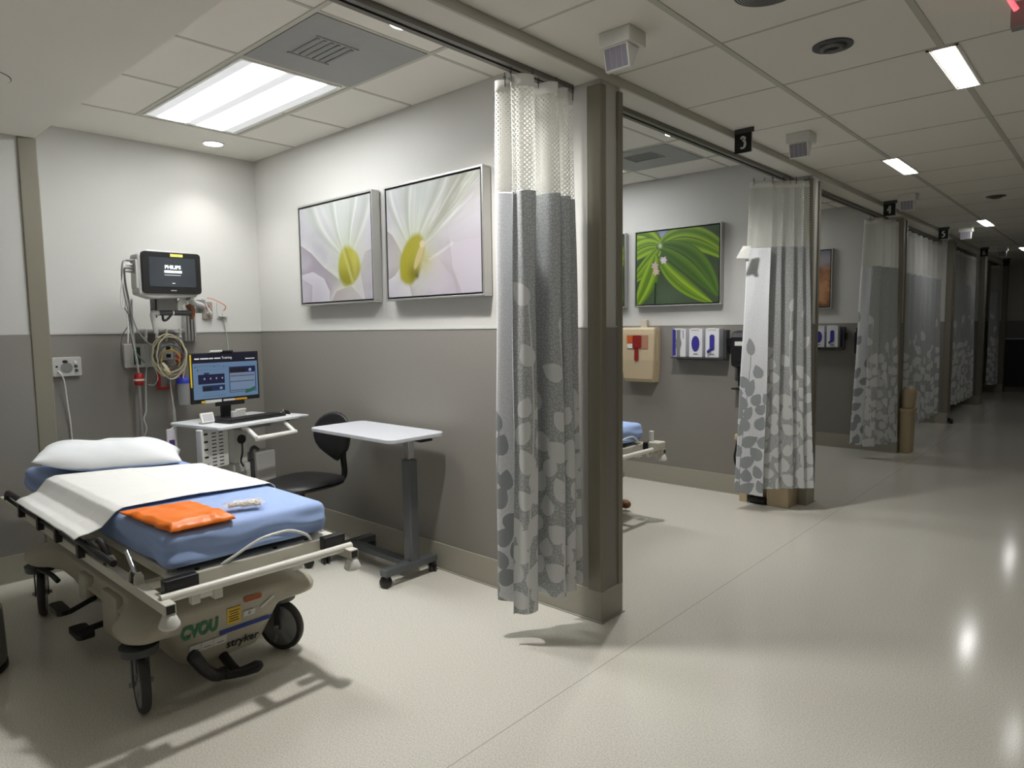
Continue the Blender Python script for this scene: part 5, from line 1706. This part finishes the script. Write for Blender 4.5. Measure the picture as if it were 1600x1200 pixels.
def wave_path(x, y0, y1, n, amp):
    return [(x + amp * (1 if k % 2 else -1), y0 + (y1 - y0) * k / n) for k in range(n + 1)]
curtain('fourth curtain, drawn half across its bay left of the sign reading 5', wave_path(-2.0, 9.15, 11.05, 13, 0.075), wave_path(-2.02, 9.15, 11.10, 13, 0.05), 0.15, 2.03, 2.525, 0.014, 41, hooks=12)
curtain('fifth curtain, under the sign reading 6', wave_path(-2.0, 12.3, 13.92, 11, 0.075), wave_path(-2.02, 12.3, 13.95, 11, 0.05), 0.15, 2.03, 2.525, 0.016, 53, hooks=10)
curtain('farthest curtain, standing in the dark before the end wall', wave_path(-1.99, 16.35, 16.78, 7, 0.07), wave_path(-2.0, 16.35, 16.78, 7, 0.06), 0.17, 2.03, 2.525, 0.018, 61, hooks=6)
# white care tag on the second curtain
bv = V((-2.187, 5.005, 0))
g = G()
g.prism([(-2.185, 5.03, 2.035), (-2.135, 5.055, 2.03), (-2.15, 5.04, 1.94), (-2.225, 5.0, 1.945), (-2.205, 5.01, 1.985)], (0.004, -0.010, 0))
build('care_tag', g, m_linen, c3, label='white folded paper tag')
g = G(); g.prism([(-2.165, 5.03, 1.938), (-2.142, 5.04, 1.938), (-2.142, 5.04, 1.918), (-2.165, 5.03, 1.918)], (0.003, -0.008, 0))
build('tag_print', g, m_grey, c3)

# curtain tracks along the soffit
for k, (y0, y1, lab) in enumerate(((-1.0, 2.655, 'gray curtain track over the nearest bay'), (2.845, 5.495, 'gray curtain track left of the sign reading 3'), (5.69, 8.335, 'gray curtain track left of the sign reading 4'), (8.53, 11.175, 'gray curtain track over the half drawn fourth curtain'), (11.37, 14.015, 'gray curtain track over the fifth curtain'), (14.21, 16.855, 'curtain track in the dark last bay'))):
    g = G()
    g.box(-2.052, -2.044, y0, y1, ZS - 0.024, ZS); g.box(-1.996, -1.988, y0, y1, ZS - 0.024, ZS); g.box(-2.044, -1.996, y0, y1, ZS - 0.006, ZS)
    g.box(-2.044, -2.028, y0, y1, ZS - 0.024, ZS - 0.020); g.box(-2.012, -1.996, y0, y1, ZS - 0.024, ZS - 0.020)
    o = build('curtain_track', g, m_track)
    tag(o, lab, 'curtain track', 'curtain tracks along the soffit')
# ================================================================== second bay: wall dispensers, stretcher end, bins
YW = PY[2] - 0.006
def sharps_box():
    o = thing('sharps_container', 'beige wall sharps box with a dark red drop flap, left of the glove boxes', 'sharps container', (-3.33, YW, 0.93))
    x0, x1, z0, z1, yf = -3.51, -3.15, 0.93, 1.43, 5.385
    sec = []
    for z, ins, yy in ((z0, 0.032, yf + 0.03), (z0 + 0.03, 0.026, yf + 0.012), (z0 + 0.20, 0.006, yf), (z1 - 0.06, 0.0, yf), (z1 - 0.02, 0.004, yf + 0.006), (z1, 0.014, yf + 0.02)):
        sec.append([(x0 + ins, yy, z), (x1 - ins, yy, z), (x1 - ins * 0.5, YW, z), (x0 + ins * 0.5, YW, z)])
    g = G()
    g.add([p for r in sec for p in r], [(i * 4 + k, i * 4 + (k + 1) % 4, (i + 1) * 4 + (k + 1) % 4, (i + 1) * 4 + k) for i in range(len(sec) - 1) for k in range(4)])
    g.add(sec[0], [(3, 2, 1, 0)]); g.add(sec[-1], [(0, 1, 2, 3)])
    build('case', g, m_beige, o, bevel=0.012, seg=3)
    build('window', G().box(-3.435, -3.215, yf - 0.004, yf + 0.01, 1.235, 1.358), mat('dusky_window', srgb(176, 128, 104), 0.3), o)
    m_mar = mat('maroon_flap', srgb(140, 36, 34), 0.35)
    g = G()
    slab(g, (-3.325, yf - 0.004, 1.30), (1, 0, 0), UP, (0, -1, 0), 0.085, 0.115, 0.008, 0.01)
    build('drop_flap', g, m_mar, o)
    g = G()
    slab(g, (-3.333, yf - 0.002, 1.185), (1, 0, 0), UP, (0, -1, 0), 0.042, 0.13, 0.006, 0.02)
    build('flap_handle', g, m_mar, o)
    build('orange_sticker', G().box(-3.43, -3.375, yf - 0.008, yf - 0.003, 1.29, 1.352), mat('biohazard_orange', srgb(206, 92, 32), 0.45), o)
    build('paper_sticker', G().box(-3.43, -3.375, yf - 0.008, yf - 0.003, 1.24, 1.28), m_paper, o)
    build('lock', G().cyl((-3.512, yf + 0.03, 1.27), (-3.524, yf + 0.03, 1.27), 0.014, n=16), m_chrome, o)
    build('seam_mark', G().box(x1 - 0.002, x1 + 0.002, yf + 0.05, yf + 0.056, 1.13, 1.36), mat('pale_beige', srgb(214, 198, 166), 0.5), o)
    build('top_clip', G().box(-3.345, -3.28, YW - 0.03, YW, 1.425, 1.50), mat('clear_beige', srgb(206, 196, 184), 0.3), o, bevel=0.004)
sharps_box()

m_box = mat('glove_carton', srgb(222, 222, 226), 0.5)
m_nit = mat('blue_nitrile', srgb(52, 46, 140), 0.6, bump=0.2, scale=80)
def glove_box(x0, label, kind, y=YW - 0.008, w=0.122, grp='glove boxes in the wall racks'):
    o = thing('glove_box', label, 'glove box', (x0 + w / 2, y, 1.168), grp)
    yf = y - 0.088
    build('carton', G().box(x0, x0 + w, yf, y, 1.168, 1.414), m_box, o, bevel=0.002)
    cx = x0 + w / 2
    g = G()
    if kind == 'oval':
        g.prism([(cx + 0.036 * math.cos(a), yf + 0.001, 1.285 + 0.066 * math.sin(a)) for a in [2 * math.pi * i / 32 for i in range(32)]], (0, -0.006, 0))
    elif kind == 'slot':
        slab(g, (cx, yf + 0.001, 1.295), (1, 0, 0), UP, (0, -1, 0), 0.042, 0.135, 0.006, 0.018)
        g.tube([(cx - 0.008, yf - 0.006, 1.245), (cx - 0.02, yf - 0.018, 1.225), (cx - 0.032, yf - 0.02, 1.215)], 0.012, n=10)
    elif kind == 'half':
        g.box(x0 - 0.004, x0 + 0.03, yf - 0.002, yf + 0.03, 1.18, 1.41)
        g.prism([(cx - 0.01 + 0.028 * math.cos(a), yf + 0.001, 1.285 + 0.060 * math.sin(a)) for a in [2 * math.pi * i / 28 for i in range(28)]], (0, -0.004, 0), 1)
        g.box(cx - 0.028, cx + 0.008, yf - 0.003, yf, 1.172, 1.23, 1); g.box(cx - 0.02, cx + 0.008, yf - 0.003, yf, 1.34, 1.41, 1)
    if kind == 'half':
        build('gloves', G().box(x0 - 0.003, x0 + 0.028, yf - 0.003, yf + 0.03, 1.18, 1.41), m_nit, o)
        g2 = G()
        g2.prism([(cx - 0.008 + (0.017 + 0.012 * math.exp(-((z - 1.285) / 0.035) ** 2)) * s, yf + 0.001, z) for s, zs in ((1, [1.172 + 0.012 * i for i in range(21)]), (-1, [1.412 - 0.012 * i for i in range(21)])) for z in zs], (0, -0.004, 0))
        build('grey_panel', g2, m_grey, o)
    else:
        build('gloves', g, m_nit, o, label='blue gloves in the opening')
    build('print', G().box(cx - 0.02, cx + 0.02, yf - 0.001, yf + 0.001, 1.19, 1.20) if kind != 'half' else G().box(x0 + 0.095, x0 + 0.102, yf - 0.001, yf + 0.001, 1.33, 1.40), m_grey, o)
    build('top_flap', G().box(x0 + 0.02, x0 + w - 0.03, yf - 0.004, yf + 0.01, 1.404, 1.418), m_white, o)
    return o
def glove_rack(x0, x1, y, label):
    o = thing('glove_box_rack', label, 'rack', ((x0 + x1) / 2, y, 1.15), 'dark racks for glove boxes')
    g = G()
    g.box(x0, x1, y - 0.006, y, 1.14, 1.40)
    g.box(x0, x1, y - 0.105, y, 1.155, 1.166)
    build('back', g, m_dgrey, o)
    build('side_panel', G().box(x1 - 0.004, x1 + 0.006, y - 0.07, y, 1.15, 1.40), m_dgrey, o)
    build('black_knob', G().box(x1 + 0.006, x1 + 0.024, y - 0.05, y - 0.006, 1.255, 1.33), m_black, o)
glove_rack(-2.99, -2.50, YW, 'dark wall rack holding three glove boxes beside the beige sharps box')
glove_box(-2.975, 'opened glove box with a gray panel, nearest the beige sharps box', 'half')
glove_box(-2.82, 'middle of three glove boxes, with a blue oval opening', 'oval')
glove_box(-2.668, 'glove box with a blue slot opening, right of the oval one under the leaf picture', 'slot')
Y4 = PY[3] - 0.006
glove_rack(-2.95, -2.40, Y4, 'dark wall rack holding glove boxes under the orange brown picture')
glove_box(-2.72, 'glove box partly hidden by the wall end, under the orange brown picture', 'oval', y=Y4 - 0.008)
glove_box(-2.572, 'right glove box under the orange brown picture', 'slot', y=Y4 - 0.008)

def soap_dispenser(x, y, label):
    o = thing('soap_dispenser', label, 'dispenser', (x, y, 0.9), 'black wall dispensers')
    g = G()
    yy = y - 0.105
    g.prism([(x, y, 1.08), (x, yy + 0.01, 1.10), (x, yy, 1.14), (x, yy, 1.34), (x, yy + 0.03, 1.385), (x, y, 1.395)], (0.14, 0, 0))
    build('case', g, m_black, o, bevel=0.012, seg=3)
    build('drip_neck', G().prism([(x + 0.035, y, 1.09), (x + 0.035, y - 0.05, 1.09), (x + 0.035, y - 0.035, 0.93), (x + 0.035, y, 0.92)], (0.07, 0, 0)), m_black, o, bevel=0.006)
    build('drip_tray', G().box(x + 0.005, x + 0.135, y - 0.10, y, 0.905, 0.918), m_black, o, bevel=0.004)
    build('name_label', G().box(x + 0.035, x + 0.10, yy - 0.002, yy + 0.002, 1.27, 1.305), m_paper, o, label='white printed label')
    return o
soap_dispenser(-2.438, YW, 'black wall soap dispenser partly behind the second curtain')
soap_dispenser(-2.275, Y4, 'black wall soap dispenser partly behind the third curtain')

st2, _ = hospital_stretcher(-0.155, 2.80, full=False, rail=False, label='stretcher corner with blue mattress past the first wall end')
build('corner_post', G().cyl((-2.555, 4.335, 0.575), (-2.555, 4.335, 0.675), 0.017, n=16), m_white, st2)
build('corner_block', G().box(-2.565, -2.475, 4.30, 4.40, 0.545, 0.60), m_frame, st2, bevel=0.008)
build('corner_hook', G().tube([(-2.525, 4.30, 0.54), (-2.525, 4.285, 0.515), (-2.525, 4.24, 0.51), (-2.525, 4.22, 0.535)], 0.009, n=8), m_frame, st2)
build('brown_pedal', G().ell((-2.86, 4.455, 0.055), (0.05, 0.035, 0.035)), mat('brown_pedal', srgb(112, 72, 34), 0.5), st2)
mattress(-0.155, 2.80, 'blue sheeted mattress corner showing past the first wall end')

def step_bin():
    o = thing('step_bin', 'beige step bin on the floor below the second curtain', 'bin', (-2.05, 5.37, 0))
    x0, x1, y0, y1 = -2.315, -1.90, 5.295, 5.49
    def shell(a0, a1, b0, b1, z0, z1, k):
        return [[(a0 + k, b0 + k, z0), (a1 - k, b0 + k, z0), (a1 - k, b1, z0), (a0 + k, b1, z0)], [(a0, b0, z1), (a1, b0, z1), (a1, b1, z1), (a0, b1, z1)]]
    g = G()
    xa, xb = x0 + 0.075, x0 + 0.235
    for (a0, a1, z0, z1) in ((x0 + 0.008, xa, 0.0, 0.16), (xb, x1 - 0.008, 0.0, 0.16), (x0 + 0.006, x1 - 0.006, 0.16, 0.50)):
        g.box(a0, a1, y0 + 0.01, y1, z0, z1)
    g.box(xa, xb, y0 + 0.10, y1, 0.0, 0.16)
    build('body', g, m_beige, o, bevel=0.004)
    build('pedal', G().box(xa + 0.01, xb - 0.01, y0 - 0.005, y0 + 0.09, 0.012, 0.045), m_black, o, bevel=0.005)
    build('pedal_rod', G().box(xa + 0.005, xa + 0.03, y0 + 0.02, y0 + 0.06, 0.045, 0.15), m_black, o)
    build('lid', G().box(x0 - 0.035, x1 + 0.006, y0 - 0.012, y1, 0.50, 0.555), m_beige, o, bevel=0.015)
    build('bin_bag', G().tube([(x0 - 0.012, y0 + 0.01, 0.50), (x0 - 0.018, y0, 0.44), (x0 - 0.03, y0 - 0.002, 0.36), (x0 - 0.012, y0 - 0.004, 0.29), (x0 - 0.01, y0, 0.36)], 0.009, n=8), m_black, o)
step_bin()

def slim_bin():
    o = thing('swing_top_bin', 'tall slim beige bin with a ribbed hood at the third wall end', 'bin', (-1.775, 8.50, 0))
    g = G()
    P = []
    for z, k in ((0.0, 0.82), (0.03, 0.86), (0.46, 1.0)):
        P.append([(-1.777 + a * k, 8.50 + b * k, z) for a, b in rrect(0.135, 0.24, 0.05, 6)])
    n = len(P[0])
    g.add([p for r in P for p in r], [(i * n + k, i * n + (k + 1) % n, (i + 1) * n + (k + 1) % n, (i + 1) * n + k) for i in range(2) for k in range(n)], 0, True)
    g.add(P[0], [tuple(range(n))]); g.add(P[-1], [tuple(range(n))])
    build('body', g, m_beige, o)
    g = G(); slab(g, (-1.775, 8.50, 0.46), (1, 0, 0), (0, 1, 0), UP, 0.155, 0.26, 0.035, 0.05)
    build('rim', g, m_beige, o, bevel=0.005)
    rows = []
    for i in range(33):
        u = i / 32
        row = []
        for j in range(25):
            a = 2 * math.pi * j / 24
            z = 0.50 + 0.235 * u
            rr = (0.88 + 0.30 * u) * max(0.0, 1 - (max(0, u - 0.5) / 0.5) ** 2.4) ** 0.5
            rib = 1 + 0.03 * math.sin(a * 14)
            row.append((-1.77 + 0.010 * u + 0.068 * rr * rib * math.cos(a), 8.50 + 0.12 * rr * rib * math.sin(a), z))
        rows.append(row)
    g = G(); g.grid(rows)
    build('hood', g, m_beige, o)
slim_bin()
o = thing('door_stop', 'small black wheel on the floor at the fourth wall end', 'wheel', (-1.80, 11.25, 0))
build('wheel', G().cyl((-1.81, 11.22, 0.035), (-1.775, 11.22, 0.035), 0.034, n=20), m_black, o)
build('bracket', G().box(-1.835, -1.80, 11.205, 11.235, 0.02, 0.08), m_black, o)

# ================================================================== corridor ceiling and header devices
def call_light(y, label):
    x0, x1 = -1.635, -1.49
    o = thing('ceiling_call_light', label, 'call light', ((x0 + x1) / 2, y + 0.06, ZC), 'call lights hanging from the corridor ceiling')
    build('base', G().box(x0, x1, y, y + 0.125, ZC - 0.06, ZC), m_white, o, bevel=0.004)
    xa, xb = x0 + 0.015, x1 - 0.015
    zt, zl = ZC - 0.06, ZC - 0.15
    yl0, yl1 = y + 0.008, y + 0.028
    P = [(xa, yl0, zt), (xa, yl1, zl), (xa, yl1 + 0.02, zl), (xa, y + 0.10, zt)]
    build('housing', G().prism(P, (xb - xa, 0, 0)), m_white, o, bevel=0.003)
    dv = V((0, yl1 - yl0, zl - zt)).normalized(); nn = V((0, dv.z, -dv.y)).normalized()
    if nn.y > 0: nn = -nn
    m_lens = mat('lens_violet_grey', srgb(150, 146, 158), 0.25)
    for k in range(4):
        w = (xb - xa - 0.012) / 4
        a = xa + 0.006 + k * w
        c = V((a + w / 2, (yl0 + yl1) / 2, (zt + zl) / 2)) + nn * 0.0005
        build('lens', G().obox(c, V((w / 2 - 0.0012, 0, 0)), dv * 0.040, nn * 0.0012), m_lens, o)
    return o
call_light(2.35, 'nearest white call light hanging from the ceiling above the first wall end')
call_light(4.37, 'white call light hanging from the ceiling just right of the sign reading 3')
call_light(7.15, 'white call light hanging from the ceiling just right of the sign reading 4')
call_light(10.2, 'white call light hanging from the ceiling just right of the sign reading 5')
call_light(13.5, 'white call light hanging from the ceiling just right of the sign reading 6')

m_sign = mat('black_sign', srgb(10, 10, 11), 0.4)
m_num = mat('white_numeral', srgb(214, 214, 210), 0.5)
def stroke(g, pts, w):
    """calligraphic ribbon: pts (x,z), widths w, extruded along y"""
    P = [V((x, 0, z)) for x, z in pts]
    for i in range(len(P) - 1):
        g.append((P[i], P[i + 1], w[i], w[i + 1]))
def number_sign(n, y, label):
    x0, x1, z0, z1 = -1.825, -1.72, 2.478, 2.592
    o = thing('number_sign', label, 'sign', (x0, y, ZS), 'hanging bay number signs')
    pl = build('plate', G().box(x0, x1, y - 0.004, y + 0.004, z0, z1), m_sign, o)
    build('edge_strip', G().box(x1, x1 + 0.003, y - 0.004, y + 0.004, z0, z1), m_ltgrey, o)
    build('mount', G().box(x0, x1 + 0.012, y - 0.006, y + 0.006, z1, ZC), m_dgrey, o)
    if n:
        T = {'3': [[(-.30, .62), (-.05, .95), (.28, .72), (.18, .45), (-.08, .34)], [(-.06, .34), (.30, .18), (.30, -.40), (.0, -.75), (-.34, -.62)]],
             '4': [[(.14, .95), (-.10, .45), (-.42, -.20)], [(-.42, -.22), (.0, -.22), (.42, -.22)], [(.16, .95), (.14, .0), (.12, -.80)], [(-.06, -.80), (.12, -.82), (.32, -.80)]],
             '5': [[(-.16, .90), (.10, .92), (.36, .96)], [(-.16, .90), (-.22, .50), (-.26, .22)], [(-.26, .20), (.10, .28), (.32, -.08), (.20, -.60), (-.12, -.82), (-.36, -.66)]],
             '6': [[(.26, .94), (-.14, .62), (-.36, .0), (-.30, -.55), (.0, -.82), (.30, -.50), (.32, -.10), (.06, .14), (-.26, -.10)]]}[n]
        cx, cz, s = (x0 + x1) / 2, (z0 + z1) / 2 - 0.001, 0.040
        wd = {'3': (.09, .20), '4': (.10, .20), '5': (.11, .21), '6': (.12, .22)}[n]
        g = G()
        for st_ in T:
            pth, L_ = spline([(cx + px * s, cz + pz * s) for px, pz in st_], 24)
            d = np.gradient(pth, axis=0); d /= np.linalg.norm(d, axis=1)[:, None] + 1e-9
            nr = np.stack([-d[:, 1], d[:, 0]], -1)
            w = s * (wd[0] + (wd[1] - wd[0]) * np.abs(d[:, 1]))[:, None]
            A, B = pth + nr * w, pth - nr * w
            rows = [[(a[0], y - 0.0055, a[1]), (b[0], y - 0.0055, b[1])] for a, b in zip(A, B)]
            g.grid(rows, smooth=False)
        me = build('lettering', g, m_num, pl)
    return o
number_sign('3', 4.06, 'black hanging sign reading 3')
number_sign('4', 7.45, 'black hanging sign reading 4')
number_sign('5', 10.05, 'black hanging sign reading 5')
number_sign('6', 13.3, 'black hanging sign reading 6')
number_sign('', 16.0, 'farthest black hanging sign, too dark to read, before the end wall')

def eyeball(x, y, label):
    o = thing('ceiling_eyeball', label, 'ceiling fixture', (x, y, ZC), 'dark eyeball fixtures in the corridor ceiling')
    build('outer_ring', G().ring((x, y, ZC - 0.006), (0, 0, 1), 0.055, 0.08, 0.006, n=36), m_dgrey, o)
    g = G(); g.lathe([(0.058, -0.004), (0.05, -0.016), (0.036, -0.022), (0.026, -0.012)], (x, y, ZC), n=32, cap=False)
    build('eyeball', g, mat('gunmetal', srgb(96, 96, 96), 0.3, 0.6), o)
    build('aperture', G().cyl((x, y, ZC - 0.012), (x, y, ZC - 0.003), 0.054, n=32), m_dark, o)
eyeball(-0.983, 3.135, 'dark round recessed fixture in the ceiling left of the nearest strip light')
eyeball(-0.983, 7.93, 'dark round fixture far down the corridor ceiling')
o = thing('ceiling_speaker', 'round gray perforated ceiling speaker at the top edge of the photo', 'speaker', (-1.0, 2.47, ZC))
build('rim', G().ring((-1.0, 2.47, ZC - 0.005), (0, 0, 1), 0.115, 0.17, 0.005, n=48), m_tile, o)
gg = build('grille', G().cyl((-1.0, 2.47, ZC - 0.004), (-1.0, 2.47, ZC - 0.001), 0.115, n=48), m_ltgrey, o)
g = G()
for k in range(12):
    g.ring((-1.0, 2.47, ZC - 0.0052), (0, 0, 1), 0.008 + 0.009 * k, 0.0125 + 0.009 * k, 0.0012, n=40)
build('perforation', g, m_dgrey, gg)['kind'] = 'stuff'
o = thing('ceiling_plate', 'round white cover plate in the lowered ceiling at the left edge', 'cover plate', (-3.775, 0.72, ZS))
build('plate', G().cyl((-3.775, 0.72, ZS - 0.004), (-3.775, 0.72, ZS), 0.115, n=40), m_gyp, o)
build('gap_ring', G().ring((-3.775, 0.72, ZS - 0.002), (0, 0, 1), 0.115, 0.119, 0.002, n=40), m_dgrey, o)

# exit sign (only its tip is in the frame)
o = thing('exit_sign', 'glowing red exit sign cut off by the top right corner', 'sign', (-0.2, 2.9, ZC))
build('canopy', G().box(-0.26, -0.10, 2.86, 2.94, ZC - 0.03, ZC), m_alu, o)
build('stem', G().box(-0.19, -0.17, 2.89, 2.91, ZC - 0.03, ZC - 0.005), m_alu, o)
m_red = emis('red_glow', 0.9, (1, 0.07, 0.11, 1))
m_acr = mat('clear_acrylic', (1, 1, 1, 1), 0.05, alpha=0.05)
pl = build('acrylic_plate', G().box(-0.40, 0.10, 2.902, 2.908, 2.43, ZC - 0.03), m_acr, o)
build('chevron', G().tube([(-0.300, 2.896, 2.60), (-0.372, 2.896, 2.575), (-0.326, 2.896, 2.484)], 0.0085, n=10, smooth_path=False), m_red, pl)
lettering('EXIT', 0.16, (-0.27, 2.899, 2.53), (1, 0, 0), UP, m_red, pl, depth=0.003)
o = thing('gray_ceiling_box', 'gray box hanging under the ceiling behind the red exit sign', 'ceiling box', (-0.2, 3.02, ZC))
build('case', G().box(-0.354, -0.02, 3.0, 3.05, 2.464, 2.55), m_grey, o, bevel=0.003)
build('hanger', G().box(-0.20, -0.18, 3.015, 3.035, 2.55, ZC), m_grey, o)

# ================================================================== dark end of the corridor, near left corner
o = thing('service_counter', 'dark counter against the wall at the far end of the corridor', 'counter', (-0.2, 16.95, 0))
build('front', G().box(-1.825, 1.6, 16.95, 17.2, 0.12, 1.06), mat('near_black_laminate', srgb(34, 32, 31), 0.5), o)
build('plinth', G().box(-1.825, 1.6, 17.0, 17.2, 0, 0.12), mat('plinth_grey', srgb(120, 116, 106), 0.5), o)
build('counter_top', G().box(-1.83, 1.62, 16.92, 17.2, 1.06, 1.088), m_ltgrey, o)
o = thing('floor_bin', 'low gray round bin cut off by the left edge beside the stretcher', 'bin', (-3.615, 0.477, 0))
build('drum', G().lathe([(0.150, 0.02), (0.158, 0.05), (0.154, 0.20), (0.152, 0.27)], (-3.615, 0.477, 0), n=36), mat('hamper_grey', srgb(124, 126, 124), 0.5), o)
build('base_ring', G().lathe([(0.154, 0.0), (0.160, 0.006), (0.160, 0.028), (0.15, 0.032)], (-3.615, 0.477, 0), n=36), m_black, o)
